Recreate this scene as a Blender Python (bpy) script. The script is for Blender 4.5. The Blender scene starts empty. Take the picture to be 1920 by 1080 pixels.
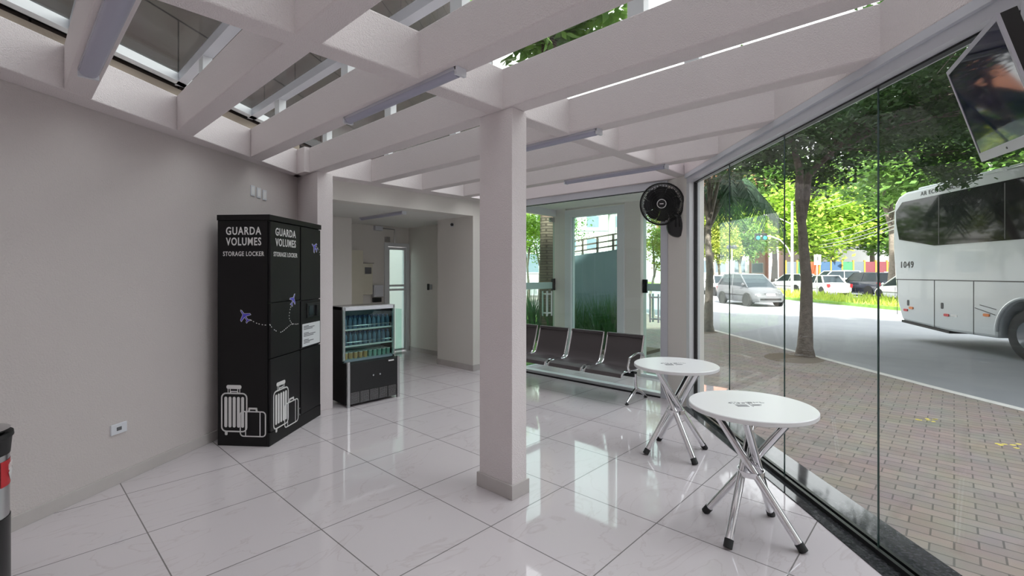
import bpy, math, random
from mathutils import Vector, Matrix
random.seed(7)
SC = bpy.context.scene
C = bpy.data.collections.new('scene'); SC.collection.children.link(C)
R = math.radians
HEAD = R(47.0)                       # heading of the view, clockwise from +Y
SH, CH = math.sin(HEAD), math.cos(HEAD)
def cw(X, Y):                        # right / ahead of the camera spot -> room axes
    return (X*CH + Y*SH, -X*SH + Y*CH)

# ------------------------------------------------------------------ camera
cam = bpy.data.cameras.new('camera'); camo = bpy.data.objects.new('camera', cam); C.objects.link(camo)
camo.location = (0, 0, 1.55); camo.rotation_euler = (R(90), 0, -HEAD)
cam.sensor_width = 36; cam.lens = 889/1920*36; cam.shift_y = -28.5/1920
cam.clip_start = 0.05; cam.clip_end = 1000
SC.camera = camo
# ------------------------------------------------------------------ world, sun, exposure
W = bpy.data.worlds.new('sky'); SC.world = W; W.use_nodes = True
wn, wl = W.node_tree.nodes, W.node_tree.links
bg = wn['Background']
tc = wn.new('ShaderNodeTexCoord'); sx = wn.new('ShaderNodeSeparateXYZ'); wr = wn.new('ShaderNodeValToRGB')
wl.new(tc.outputs['Generated'], sx.inputs[0]); wl.new(sx.outputs['Z'], wr.inputs['Fac']); wl.new(wr.outputs['Color'], bg.inputs['Color'])
wr.color_ramp.elements[0].position = 0.0; wr.color_ramp.elements[0].color = (1.0, 0.98, 0.97, 1)
wr.color_ramp.elements[1].position = 0.9; wr.color_ramp.elements[1].color = (0.92, 0.95, 1.0, 1)
bg.inputs['Strength'].default_value = 1.7
sun = bpy.data.lights.new('sun', 'SUN'); suno = bpy.data.objects.new('sun', sun); C.objects.link(suno)
sun.energy = 8.0; sun.angle = R(1.5); sun.color = (1.0, 0.95, 0.86)
_sd = cw(-0.25, -1.0); _el = R(38)
_v = Vector((_sd[0], _sd[1], 0)).normalized()*math.cos(_el) + Vector((0, 0, math.sin(_el)))
suno.rotation_euler = _v.to_track_quat('Z', 'Y').to_euler()
SC.view_settings.view_transform = 'Standard'; SC.view_settings.look = 'None'
SC.view_settings.gamma = 1.0; SC.view_settings.use_curve_mapping = False
SC.view_settings.exposure = 1.05
try:
    SC.cycles.max_bounces = 10; SC.cycles.diffuse_bounces = 5; SC.cycles.transparent_max_bounces = 24
    SC.cycles.use_denoising = True
except Exception: pass

# ------------------------------------------------------------------ materials
def mat(name, col, rough=0.5, metal=0.0, bump=None, spec=0.5, emit=None, var=None, coat=0):
    m = bpy.data.materials.new(name); m.use_nodes = True
    n, l = m.node_tree.nodes, m.node_tree.links; b = n['Principled BSDF']
    b.inputs['Base Color'].default_value = (*col, 1); b.inputs['Roughness'].default_value = rough
    b.inputs['Metallic'].default_value = metal; b.inputs['Specular IOR Level'].default_value = spec
    if coat: b.inputs['Coat Weight'].default_value = coat
    if emit: b.inputs['Emission Color'].default_value = (*emit[0], 1); b.inputs['Emission Strength'].default_value = emit[1]
    if bump or var:
        t = n.new('ShaderNodeTexCoord')
    if bump:
        ns = n.new('ShaderNodeTexNoise'); ns.inputs['Scale'].default_value = bump[0]; ns.inputs['Detail'].default_value = 3
        l.new(t.outputs['Object'], ns.inputs['Vector'])
        bp = n.new('ShaderNodeBump'); bp.inputs['Strength'].default_value = bump[1]; bp.inputs['Distance'].default_value = bump[2]
        l.new(ns.outputs['Fac'], bp.inputs['Height']); l.new(bp.outputs['Normal'], b.inputs['Normal'])
    if var:                             # (scale, other colour)
        ns = n.new('ShaderNodeTexNoise'); ns.inputs['Scale'].default_value = var[0]; ns.inputs['Detail'].default_value = 5
        l.new(t.outputs['Object'], ns.inputs['Vector'])
        cr = n.new('ShaderNodeValToRGB'); cr.color_ramp.elements[0].position = .35; cr.color_ramp.elements[1].position = .65
        cr.color_ramp.elements[0].color = (*col, 1); cr.color_ramp.elements[1].color = (*var[1], 1)
        l.new(ns.outputs['Fac'], cr.inputs['Fac']); l.new(cr.outputs['Color'], b.inputs['Base Color'])
    return m
def glass(name, tint=(0.93, 0.97, 0.96), refl=1.0):
    m = bpy.data.materials.new(name); m.use_nodes = True
    n, l = m.node_tree.nodes, m.node_tree.links; n.remove(n['Principled BSDF'])
    t = n.new('ShaderNodeBsdfTransparent'); t.inputs[0].default_value = (*tint, 1)
    g = n.new('ShaderNodeBsdfGlossy'); g.inputs['Roughness'].default_value = 0.0
    lw = n.new('ShaderNodeLayerWeight'); pw = n.new('ShaderNodeMath'); pw.operation = 'POWER'; pw.inputs[1].default_value = 5
    mu = n.new('ShaderNodeMath'); mu.operation = 'MULTIPLY_ADD'; mu.inputs[1].default_value = .9*refl; mu.inputs[2].default_value = .04*refl
    l.new(lw.outputs['Facing'], pw.inputs[0])
    mx = n.new('ShaderNodeMixShader'); l.new(pw.outputs[0], mu.inputs[0]); l.new(mu.outputs[0], mx.inputs[0])
    l.new(t.outputs[0], mx.inputs[1]); l.new(g.outputs[0], mx.inputs[2]); l.new(mx.outputs[0], n['Material Output'].inputs[0])
    return m
def brick(name, w, h, c1, c2, mortar, msize, off=(0, 0), rot=0, stag=0.5, rough=0.6, vein=None, bump=0.3, plane='XY', noise=None):
    m = bpy.data.materials.new(name); m.use_nodes = True
    n, l = m.node_tree.nodes, m.node_tree.links; b = n['Principled BSDF']; b.inputs['Roughness'].default_value = rough
    t = n.new('ShaderNodeTexCoord'); mp = n.new('ShaderNodeMapping'); mp.vector_type = 'POINT'
    mp.inputs['Location'].default_value = (off[0], off[1], 0); mp.inputs['Rotation'].default_value = (R(90) if plane == 'XZ' else 0, 0, rot)
    l.new(t.outputs['Object'], mp.inputs['Vector'])
    bt = n.new('ShaderNodeTexBrick'); bt.offset = stag; bt.squash = 1
    for k, v in (('Scale', 1), ('Mortar Size', msize), ('Mortar Smooth', 0.1), ('Bias', 0), ('Brick Width', w), ('Row Height', h)): bt.inputs[k].default_value = v
    bt.inputs['Color1'].default_value = (*c1, 1); bt.inputs['Color2'].default_value = (*c2, 1); bt.inputs['Mortar'].default_value = (*mortar, 1)
    l.new(mp.outputs[0], bt.inputs['Vector']); out = bt.outputs['Color']
    if vein:
        wv = n.new('ShaderNodeTexNoise'); wv.inputs['Scale'].default_value = 1.1; wv.inputs['Detail'].default_value = 7; wv.inputs['Distortion'].default_value = 1.6
        ms = n.new('ShaderNodeMapping'); ms.inputs['Scale'].default_value = (1.0, 2.6, 1); ms.inputs['Rotation'].default_value = (0, 0, R(-62))
        l.new(t.outputs['Object'], ms.inputs['Vector']); l.new(ms.outputs[0], wv.inputs['Vector'])
        cr = n.new('ShaderNodeValToRGB'); e = cr.color_ramp.elements; e[0].position = .485; e[0].color = (1, 1, 1, 1); e[1].position = .515; e[1].color = (1, 1, 1, 1)
        x = cr.color_ramp.elements.new(.5); x.color = (*vein, 1)
        l.new(wv.outputs['Fac'], cr.inputs['Fac'])
        mx = n.new('ShaderNodeMix'); mx.data_type = 'RGBA'; mx.blend_type = 'MULTIPLY'; mx.inputs['Factor'].default_value = 1
        l.new(out, mx.inputs[6]); l.new(cr.outputs['Color'], mx.inputs[7]); out = mx.outputs[2]
    if noise:
        ns = n.new('ShaderNodeTexNoise'); ns.inputs['Scale'].default_value = noise[0]; ns.inputs['Detail'].default_value = 4
        l.new(t.outputs['Object'], ns.inputs['Vector'])
        mx = n.new('ShaderNodeMix'); mx.data_type = 'RGBA'; mx.blend_type = 'MULTIPLY'; mx.inputs['Factor'].default_value = noise[1]
        l.new(out, mx.inputs[6]); l.new(ns.outputs['Color'], mx.inputs[7]); out = mx.outputs[2]
    l.new(out, b.inputs['Base Color'])
    if plane == 'XZ': b.inputs['Specular IOR Level'].default_value = .15
    if bump:
        bp = n.new('ShaderNodeBump'); bp.inputs['Strength'].default_value = bump; bp.inputs['Distance'].default_value = .004; bp.invert = True
        l.new(bt.outputs['Fac'], bp.inputs['Height']); l.new(bp.outputs['Normal'], b.inputs['Normal'])
    return m

TS = 0.7236
M = dict(
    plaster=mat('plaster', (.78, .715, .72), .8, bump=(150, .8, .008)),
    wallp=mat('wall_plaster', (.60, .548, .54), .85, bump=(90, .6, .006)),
    smooth=mat('smooth_paint', (.74, .71, .67), .7),
    ceilp=mat('ceiling_paint', (.75, .74, .71), .8),
    floor=brick('marble_tiles', TS, TS, (.61, .555, .575), (.585, .535, .555), (.2, .18, .18), .0035, off=(-1.309+TS*4, -2.795+TS*10), stag=0, rough=.045, vein=(.91, .89, .885), bump=.15),
    skirt=mat('skirting_tile', (.56, .52, .51), .25, var=(3, (.50, .465, .45))),
    granite=mat('black_granite', (.02, .021, .023), .06, var=(60, (.06, .06, .065))),
    alu=mat('white_aluminium', (.60, .61, .66), .35),
    aluw=mat('bright_white_aluminium', (.74, .76, .78), .35),
    rail=mat('black_rail', (.02, .02, .022), .3, metal=.3),
    rubber=mat('rubber', (.015, .015, .016), .6),
    glass=glass('clear_glass', (.95, .975, .97), .65), gedge=mat('glass_edge', (.10, .17, .16), .1),
    roofglass=glass('roof_glass', (.9, .92, .9), .25),
    glass2=glass('greenish_glass', (.82, .93, .9)),
    band=mat('frosted_band', (.45, .62, .58), .4),
    chrome=mat('chrome', (.78, .78, .80), .07, metal=1),
    steel=mat('brushed_steel', (.55, .55, .56), .25, metal=1),
    white=mat('white_laminate', (.82, .81, .82), .3),
    whitepl=mat('white_plastic', (.7, .71, .76), .4),
    black=mat('black_panel', (.005, .0042, .005), .45, spec=.3),
    black2=mat('black_door', (.008, .007, .008), .45, spec=.35),
    blackpl=mat('black_plastic', (.008, .008, .009), .35),
    letter=mat('white_lettering', (.75, .74, .74), .5),
    ink=mat('dark_ink', (.12, .12, .13), .6),
    paper=mat('white_paper', (.68, .70, .72), .6),
    blue=mat('blue_violet_ink', (.08, .07, .60), .5),
    seat=mat('perforated_grey_steel', (.095, .082, .085), .42, metal=.2, bump=(400, .4, .002)),
    lamp=mat('lamp_diffuser', (.40, .40, .50), .4), lamphead=mat('lamp_housing', (.5, .5, .56), .4),
    brown=brick('brown_cladding', 1.1, .62, (.078, .062, .060), (.068, .054, .052), (.016, .012, .012), .008, stag=.5, rough=.8, bump=0, plane='XZ', noise=(2, .25)),
    tan=mat('bare_render', (.40, .34, .28), .9, bump=(40, .4, .005)),
    tower=mat('sun_blocker_render', (.16, .15, .15), .8),  # for the unseen sun-blocking tower, dark to stay low in reflections
    pave=brick('pavers', .21, .105, (.34, .275, .24), (.275, .23, .205), (.14, .12, .105), .005, rot=R(90), rough=.8, bump=.6, noise=(3, .35)),
    road=mat('asphalt', (.25, .255, .275), .85, bump=(60, .4, .01), var=(1.3, (.28, .285, .30))),
    kerb=mat('kerb_concrete', (.66, .64, .61), .8, var=(4, (.55, .53, .5))),
    soil=mat('soil', (.16, .12, .085), .95, bump=(20, .7, .03)),
    lawn=mat('lawn', (.16, .34, .05), .9, var=(6, (.25, .42, .07)), bump=(60, .8, .04)),
    bark=mat('bark', (.17, .14, .12), .9, bump=(26, .9, .03), var=(9, (.25, .21, .18))),
    bark2=mat('pale_bark', (.24, .21, .185), .9, bump=(18, .9, .03), var=(9, (.32, .28, .24))),
    buswhite=mat('bus_white', (.60, .64, .67), .25, coat=.4), busglass=mat('bus_tinted_glass', (.012, .011, .014), .05, spec=.4),
    seam=mat('dark_seam', (.05, .05, .055), .5), amber=mat('amber_lamp', (.75, .22, .05), .3), red=mat('red_lamp', (.6, .03, .04), .3),
    tyre=mat('tyre', (.02, .02, .021), .7), hub=mat('wheel_hub', (.5, .52, .55), .35, metal=.6),
    silver=mat('silver_paint', (.115, .12, .13), .35, metal=.2, coat=.3), wcar=mat('white_paint', (.78, .78, .78), .25, coat=.5),
    dcar=mat('dark_blue_grey_paint', (.045, .05, .075), .25, metal=.3, coat=.5), carglass=mat('car_glass', (.025, .035, .042), .1, spec=.25),
    lens=mat('headlamp_lens', (.75, .78, .8), .1), plate=mat('plate', (.6, .6, .6), .5),
    bluewall=mat('blue_grey_wall', (.20, .27, .32), .7, var=(2, (.23, .30, .35))), darkrail=mat('bronze_rail', (.16, .13, .11), .5),
    bwhite=mat('building_white', (.78, .76, .74), .8), borange=mat('building_orange', (.62, .24, .13), .8),
    bpink=mat('building_pink', (.70, .50, .42), .8), bwin=mat('building_window', (.16, .2, .24), .2), bgrey=mat('building_grey', (.5, .5, .5), .8),
    conc=mat('pole_concrete', (.55, .54, .52), .8), cable=mat('cable', (.42, .42, .40), .7),
    fy=mat('fence_yellow', (.40, .25, .03), .7), fo=mat('fence_orange', (.36, .07, .02), .7), fg=mat('fence_green', (.04, .17, .08), .7),
    fb=mat('fence_blue', (.035, .085, .17), .7), fr=mat('fence_red', (.14, .03, .04), .7), fgr=mat('fence_grey', (.10, .12, .14), .7),
    redlab=mat('red_label', (.55, .02, .03), .4), teal=mat('signal_teal', (.03, .42, .40), .4),
    screen=mat('tv_screen', (.008, .008, .035), .04, spec=.12),
    water=mat('blue_bottle', (.10, .19, .30), .2), cap=mat('bottle_cap', (.05, .12, .3), .3),
    juiceo=mat('orange_pot', (.62, .36, .14), .35), juiceg=mat('green_pot', (.22, .40, .34), .35), fridgein=mat('fridge_lining', (.28, .36, .42), .5),
    cream=mat('cream_box', (.66, .63, .52), .6), yellow=mat('yellow_paint', (.75, .62, .12), .8), fallen=mat('dry_leaf', (.6, .52, .35), .8),
)
def leafmat(name, c1, c2):
    m = mat(name, c1, .55, var=(1.7, c2)); n, l = m.node_tree.nodes, m.node_tree.links
    b = n['Principled BSDF']; tr = n.new('ShaderNodeBsdfTranslucent'); mx = n.new('ShaderNodeMixShader'); mx.inputs[0].default_value = .35
    src = b.inputs['Base Color'].links[0].from_socket; l.new(src, tr.inputs['Color'])
    l.new(b.outputs[0], mx.inputs[1]); l.new(tr.outputs[0], mx.inputs[2]); l.new(mx.outputs[0], n['Material Output'].inputs[0])
    return m
M['leafdark'] = leafmat('leaf_dark', (.045, .11, .035), (.085, .17, .045))
M['leafmid'] = leafmat('leaf_mid', (.10, .22, .05), (.20, .34, .07))
M['leaflime'] = leafmat('leaf_lime', (.28, .46, .05), (.42, .58, .08))
M['leafyel'] = leafmat('leaf_yellow', (.50, .52, .08), (.34, .46, .10))
M['leafblue'] = leafmat('leaf_palm', (.03, .09, .04), (.05, .13, .05))
M['leafolive'] = leafmat('leaf_olive', (.16, .19, .10), (.24, .26, .16))
M['blade'] = leafmat('grass_blade', (.05, .14, .05), (.09, .20, .07))
M['vergeg'] = leafmat('verge_grass', (.38, .50, .06), (.50, .58, .10))

# ------------------------------------------------------------------ mesh helpers
class MB:
    def __init__(s): s.v = []; s.f = []; s.sm = []
    def add(s, vs, fs, smooth=False):
        o = len(s.v); s.v += [tuple(x) for x in vs]; s.f += [tuple(i+o for i in f) for f in fs]; s.sm += [smooth]*len(fs); return s
    def box(s, x0, y0, z0, x1, y1, z1):
        x0, x1 = min(x0, x1), max(x0, x1); y0, y1 = min(y0, y1), max(y0, y1); z0, z1 = min(z0, z1), max(z0, z1)
        return s.add([(x0,y0,z0),(x1,y0,z0),(x1,y1,z0),(x0,y1,z0),(x0,y0,z1),(x1,y0,z1),(x1,y1,z1),(x0,y1,z1)],
                     [(3,2,1,0),(4,5,6,7),(0,1,5,4),(1,2,6,5),(2,3,7,6),(3,0,4,7)])
    def prism(s, poly, z0, z1):          # polygon in XY, counter-clockwise
        n = len(poly); a = sum(poly[i][0]*poly[(i+1)%n][1]-poly[(i+1)%n][0]*poly[i][1] for i in range(n))
        if a < 0: poly = poly[::-1]
        vs = [(p[0], p[1], z0) for p in poly]+[(p[0], p[1], z1) for p in poly]
        return s.add(vs, [tuple(range(n))[::-1], tuple(range(n, 2*n))]+[(i, (i+1)%n, n+(i+1)%n, n+i) for i in range(n)])
    def extr(s, poly, o, ax, ay, d, smooth=False):   # polygon in basis ax, ay at o, extruded by d
        o, ax, ay, d = Vector(o), Vector(ax), Vector(ay), Vector(d); n = len(poly)
        a = sum(poly[i][0]*poly[(i+1)%n][1]-poly[(i+1)%n][0]*poly[i][1] for i in range(n))
        if (ax.cross(ay).dot(d) > 0) != (a > 0): poly = poly[::-1]
        b = [o+ax*p[0]+ay*p[1] for p in poly]; t = [q+d for q in b]
        s.add(b+t, [tuple(range(n))[::-1], tuple(range(n, 2*n))]); o2 = len(s.v)-2*n
        s.f += [(o2+i, o2+(i+1)%n, o2+n+(i+1)%n, o2+n+i) for i in range(n)]; s.sm += [smooth]*n; return s
    def cyl(s, p0, p1, r0, r1=None, n=16, cap=True):
        return s.tube([p0, p1], [r0, r0 if r1 is None else r1], n, cap)
    def tube(s, path, r, n=10, cap=True, closed=False):
        P = [Vector(p) for p in path]; m = len(P); rr = r if isinstance(r, (list, tuple)) else [r]*m
        up = None; vs = []
        for i in range(m):
            if closed: d = P[(i+1)%m]-P[i-1]
            else: d = (P[min(i+1, m-1)]-P[max(i-1, 0)])
            d = d.normalized() if d.length > 1e-9 else Vector((0, 0, 1))
            if up is None: up = Vector((0, 0, 1)) if abs(d.z) < .9 else Vector((1, 0, 0))
            a = d.cross(up).normalized(); b = a.cross(d).normalized(); up = b
            for k in range(n):
                t = 2*math.pi*k/n; vs.append(P[i]+(a*math.cos(t)+b*math.sin(t))*rr[i])
        fs = []
        for i in range(m if closed else m-1):
            j = (i+1) % m
            for k in range(n): fs.append((i*n+k, i*n+(k+1)%n, j*n+(k+1)%n, j*n+k))
        s.add(vs, fs, True)
        if cap and not closed:
            o = len(s.v)-m*n; s.f += [tuple(o+k for k in range(n))[::-1], tuple(o+(m-1)*n+k for k in range(n))]; s.sm += [False, False]
        return s
    def lathe(s, prof, c=(0, 0, 0), n=32, axis=None):   # prof of (radius, height)
        Z = Vector(axis or (0, 0, 1)).normalized(); A = Z.orthogonal().normalized(); B = Z.cross(A); c = Vector(c)
        vs = [c+Z*h+(A*math.cos(2*math.pi*k/n)+B*math.sin(2*math.pi*k/n))*max(r, 1e-5) for r, h in prof for k in range(n)]
        return s.add(vs, [(i*n+k, i*n+(k+1)%n, (i+1)*n+(k+1)%n, (i+1)*n+k) for i in range(len(prof)-1) for k in range(n)], True)
    def build(s, name, m, parent=None, bevel=0, sharp=35):
        me = bpy.data.meshes.new(name); me.from_pydata(s.v, [], s.f); me.polygons.foreach_set('use_smooth', s.sm)
        me.materials.append(M[m] if isinstance(m, str) else m); me.update()
        if any(s.sm):
            try: me.set_sharp_from_angle(angle=R(sharp))
            except Exception: pass
        o = bpy.data.objects.new(name, me); C.objects.link(o)
        if parent: o.parent = parent
        if bevel:
            b = o.modifiers.new('bevel', 'BEVEL'); b.width = bevel; b.segments = 2; b.limit_method = 'ANGLE'; b.angle_limit = R(40)
        return o
def tag(o, label=None, cat=None, group=None, kind=None):
    if label: o['label'] = label
    if cat: o['category'] = cat
    if group: o['group'] = group
    if kind: o['kind'] = kind
    return o
def thing(name, label, cat, loc=(0, 0, 0), rz=0, group=None):
    o = bpy.data.objects.new(name, None); C.objects.link(o); o.empty_display_size = .1
    o.location = loc; o.rotation_euler = (0, 0, rz); return tag(o, label, cat, group)
def struct(name, mb, m, parent=None, label=None, cat=None, bevel=0):
    o = mb.build(name, m, parent, bevel=bevel)
    if not parent: tag(o, label, cat, None, 'structure')
    return o
KIDS = {}
def copy_tree(o, parent=None):
    c = o.copy(); C.objects.link(c); c.parent = parent
    for ch in [x for x in C.objects if x.parent == o]: copy_tree(ch, c)
    return c
def text(body, o, ax, ay, width, height, m, parent, name='lettering', bold=0.0, ext=.0015):
    cu = bpy.data.curves.new('t', 'FONT'); cu.body = body; cu.align_x = 'CENTER'; cu.align_y = 'CENTER'; cu.offset = bold*1.05; cu.space_character = 1.1+bold*3; cu.resolution_u = 3
    ob = bpy.data.objects.new('t', cu); C.objects.link(ob)
    dg = bpy.context.evaluated_depsgraph_get(); me = bpy.data.meshes.new_from_object(ob.evaluated_get(dg))
    bpy.data.objects.remove(ob); bpy.data.curves.remove(cu)
    xs = [v.co.x for v in me.vertices]; ys = [v.co.y for v in me.vertices]
    w = max(xs)-min(xs); h = max(ys)-min(ys); cx = (max(xs)+min(xs))/2; cy = (max(ys)+min(ys))/2
    o, ax, ay = Vector(o), Vector(ax).normalized(), Vector(ay).normalized(); nz = ax.cross(ay)
    n = len(me.vertices); V = [o+ax*((v.co.x-cx)/w*width)+ay*((v.co.y-cy)/h*height)+nz*ext for v in me.vertices]
    mb = MB(); mb.add(V, [tuple(p.vertices) for p in me.polygons])
    # side walls give the lettering its thickness
    cnt = {}
    for p in me.polygons:
        vs = list(p.vertices)
        for a, b in zip(vs, vs[1:]+vs[:1]): cnt[(a, b)] = 1
    edges = [(a, b) for (a, b) in cnt if (b, a) not in cnt]
    base = len(mb.v); mb.v += [tuple(v-nz*ext) for v in V]
    for a, b in edges: mb.f.append((a, base+a, base+b, b)); mb.sm.append(False)
    bpy.data.meshes.remove(me)
    return mb.build(name, m, parent)

# ------------------------------------------------------------------ room lines
LV = lambda u: 4.105+.677*u            # left wall, inner face
LB = lambda u: 3.852+.727*u            # left beam, inner edge
GV = lambda u: -2.656+.895*u           # glass wall
ZB, ZT = 2.685, 2.967                  # underside and top of the concrete grid
gd = Vector((1, .895, 0)).normalized(); gn = Vector((gd.y, -gd.x, 0))     # along the glass, outwards
ld = Vector((1, .677, 0)).normalized(); ln = Vector((-ld.y, ld.x, 0))     # along left wall, outwards
L0 = (-4.863, .813); G0 = (-.886, -3.449); GC = (5.43, 2.204)
def strip(a, b, w0, w1, nrm): a, b = Vector((*a, 0)), Vector((*b, 0)); return [tuple((a+nrm*w0)[:2]), tuple((b+nrm*w0)[:2]), tuple((b+nrm*w1)[:2]), tuple((a+nrm*w1)[:2])]

struct('floor', MB().prism([G0, GC, (6.62, 2.204), (6.62, 5.08), (5.72, 5.08), (5.72, 8.1), (2.3, 8.1), (2.3, 5.7), L0], -.12, 0), 'floor', label='white marble tile floor')
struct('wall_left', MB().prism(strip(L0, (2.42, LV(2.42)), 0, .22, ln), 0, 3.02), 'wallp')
struct('baseboard_left', MB().prism(strip(L0, (2.36, LV(2.36)), -.012, 0, ln), .0, .088), 'skirt', bevel=.002)
# upper outer wall of brown cladding, seen through the glass roof
up = struct('wall_upper', MB().box(0, .06, 3.02, 21, .4, 14), 'brown'); up.location = (*L0, 0); up.rotation_euler = (0, 0, math.atan(.677))
struct('trim_1', MB().prism(strip(L0, (2.42, LV(2.42)), .0, .06, ln), 3.02, 3.10), 'tan')
b = -3.0
A0, B0 = cw(-16, -3.0), cw(12, -3.0); A1, B1 = cw(-16, -12.0), cw(12, -12.0)
struct('wall_sun_blocker', MB().prism([A0, B0, B1, A1], -.1, 13.2), 'tower')  # unseen tower added behind the camera, sized to shade room and near street
I0, I1 = cw(-9, -2.9), cw(9, -2.9)
struct('wall_near', MB().prism([cw(-9, -3), cw(9, -3), I1, I0], -.1, 3.2), 'wallp')
# pilaster, ring beam, lintel, corridor
struct('wall_pilaster', MB().box(2.39, 5.2, 0, 2.57, 5.9, ZB), 'plaster', bevel=.004)
struct('wall_lintel', MB().box(2.57, 5.55, 2.447, 5.05, 5.8, ZB), 'smooth')
struct('trim_2', MB().box(2.3, 5.33, ZB, 5.9, 5.85, ZT), 'plaster', bevel=.004)
struct('wall_corridor_pier', MB().box(5.05, 5.55, 0, 5.72, 6.45, ZB), 'smooth', bevel=.004)
struct('baseboard_pier', MB().box(5.035, 5.535, 0, 5.72, 5.55, .09).box(5.035, 5.55, 0, 5.05, 6.45, .09), 'skirt')
struct('wall_corridor_right', MB().box(5.54, 6.45, 0, 5.72, 8.2, 2.447), 'smooth')
struct('baseboard_corridor', MB().box(5.528, 6.45, 0, 5.54, 8.0, .08), 'skirt')
struct('wall_corridor_far', MB().box(3.4, 8.0, 0, 4.98, 8.2, 2.447).box(4.98, 8.0, 2.13, 5.54, 8.2, 2.447), 'smooth')
struct('wall_corridor_left', MB().box(2.3, 7.2, 0, 3.88, 7.4, 2.447).box(3.70, 7.4, 0, 3.88, 8.0, 2.447), 'smooth')
struct('wall_corridor_side', MB().box(2.2, 5.9, 0, 2.42, 7.2, 2.447), 'smooth')
struct('ceiling_corridor', MB().box(2.3, 5.8, 2.447, 5.72, 8.2, 2.68), 'ceilp')

struct('wall_yard', MB().box(3.6, 9.6, -.02, 7.2, 9.8, 3.0), 'bwhite')
struct('wall_yard_side', MB().box(5.60, 8.2, -.02, 5.74, 9.6, 3.0), 'bwhite')
struct('ground_yard', MB().box(3.6, 8.2, -.1, 5.76, 9.6, -.01), 'kerb')

# ------------------------------------------------------------------ concrete grid of the ceiling
struct('ceiling_left_beam', MB().prism([(-5.2, LB(-5.2)), (2.39, LB(2.39)), (2.39, LV(2.39)), (-5.2, LV(-5.2))], ZB, ZT), 'plaster', bevel=.006)
JU = [(-4.0, -3.86), (-3.28, -3.14), (-2.57, -2.43), (-1.86, -1.72), (-1.15, -1.01), (-.45, -.31), (.256, .395), (.944, 1.08), (1.656, 1.795), (2.36, 2.505), (3.136, 3.272), (3.91, 4.045), (4.66, 4.80)]
for i, (a, b_) in enumerate(JU):
    v1a, v1b = (LB(a), LB(b_)) if b_ < 2.3 else ((5.33, 5.33))
    lim = lambda u: max(GV(u)+.10, (-3.0-.731*u)/.682)
    struct('ceiling_joist', MB().prism([(a, lim(a)), (b_, lim(b_)), (b_, v1b), (a, v1a)], ZB, ZT), 'plaster', bevel=.008)
struct('ceiling_cross_beam', MB().box(-3.2, 2.29, ZB-.001, 5.50, 2.43, ZT-.001), 'plaster', bevel=.008)
struct('ceiling_glass_beam', MB().prism(strip(G0, GC, -.10, .12, gn), ZB, ZT), 'plaster', bevel=.006)
struct('ceiling_far_beam', MB().box(5.50, 2.1, ZB, 5.72, 5.33, ZT), 'plaster', bevel=.006)
# column
col = struct('column', MB().box(2.37, 2.21, 0, 2.52, 2.535, ZB), 'plaster', label='square white plastered column', bevel=.005)
struct('baseboard_column', MB().box(2.355, 2.195, 0, 2.535, 2.55, .10), 'skirt', bevel=.003)

# glass roof: aluminium purlins on stubs above the joists, panes on top
for i, (a, b_) in enumerate(JU[4:]):
    c = (a+b_)/2; v1 = LV(c)-.02 if b_ < 2.3 else 5.8; v0 = GV(c)
    r_ = struct('roof_purlin', MB().box(c-.035, v0, 3.12, c+.035, v1, 3.19), 'alu')
    v = v1-.75; st = MB()
    while v > v0+.1: st.box(c-.03, v-.05, ZT, c+.03, v+.05, 3.12); v -= 1.25
    struct('roof_stub', st, 'aluw', r_)
struct('roof_edge_bar', MB().prism(strip((-3, LV(-3)), (2.4, LV(2.4)), -.10, -.03, ln), 3.12, 3.185), 'aluw')
struct('roof_edge_dark_slot', MB().prism(strip((-3, LV(-3)), (5.6, LV(5.6)), .03, .058, ln), 3.15, 3.26), 'rail')  # black strip standing in for the shaded slot under the brown cladding
for i in range(4, len(JU)-1):
    a = sum(JU[i])/2+.004; b_ = sum(JU[i+1])/2-.004
    f = lambda u: LV(u) if b_ < 2.3 else 5.8
    struct('window_roof', MB().prism([(a, GV(a)), (b_, GV(b_)), (b_, f(b_)), (a, f(a))], 3.192, 3.20), 'roofglass')

# ------------------------------------------------------------------ tube lamps under the joists
def tube_lamp(u, v0, v1, z, label, w=.07):
    t = thing('tube_lamp', label, 'ceiling lamp', (u, (v0+v1)/2, z), 0, 'ceiling tube lamps')
    h = (v1-v0)/2
    MB().box(-w/2, -h, -.018, w/2, h, 0).build('housing', 'lamphead', t)
    d = MB(); n = 8; pr = [(math.cos(math.pi*k/n)*w*.46, -.016-math.sin(math.pi*k/n)*.030) for k in range(n+1)]
    d.extr(pr, (0, -h+.02, 0), (1, 0, 0), (0, 0, 1), (0, 2*h-.04, 0), True); d.build('diffuser', 'lamp', t)
    for s in (-1, 1): MB().box(-w/2, s*h-.01, -.045, w/2, s*h+.01, 0).build('end_cap', 'whitepl', t)
tube_lamp(.325, 2.35, 3.55, ZB, 'short thick tube lamp under the joist nearest the left front corner', .09)
tube_lamp(1.725, 2.0, 3.25, ZB, 'grey tube lamp under the joist in front of the square column')
tube_lamp(3.204, 2.05, 3.3, ZB, 'tube lamp just behind the square column on its right side')
tube_lamp(4.73, 2.2, 3.5, ZB, 'tube lamp on the far joist nearest the wall fan')
tube_lamp(3.97, 5.85, 7.05, 2.447, 'tube lamp on the flat ceiling of the corridor')

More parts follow.
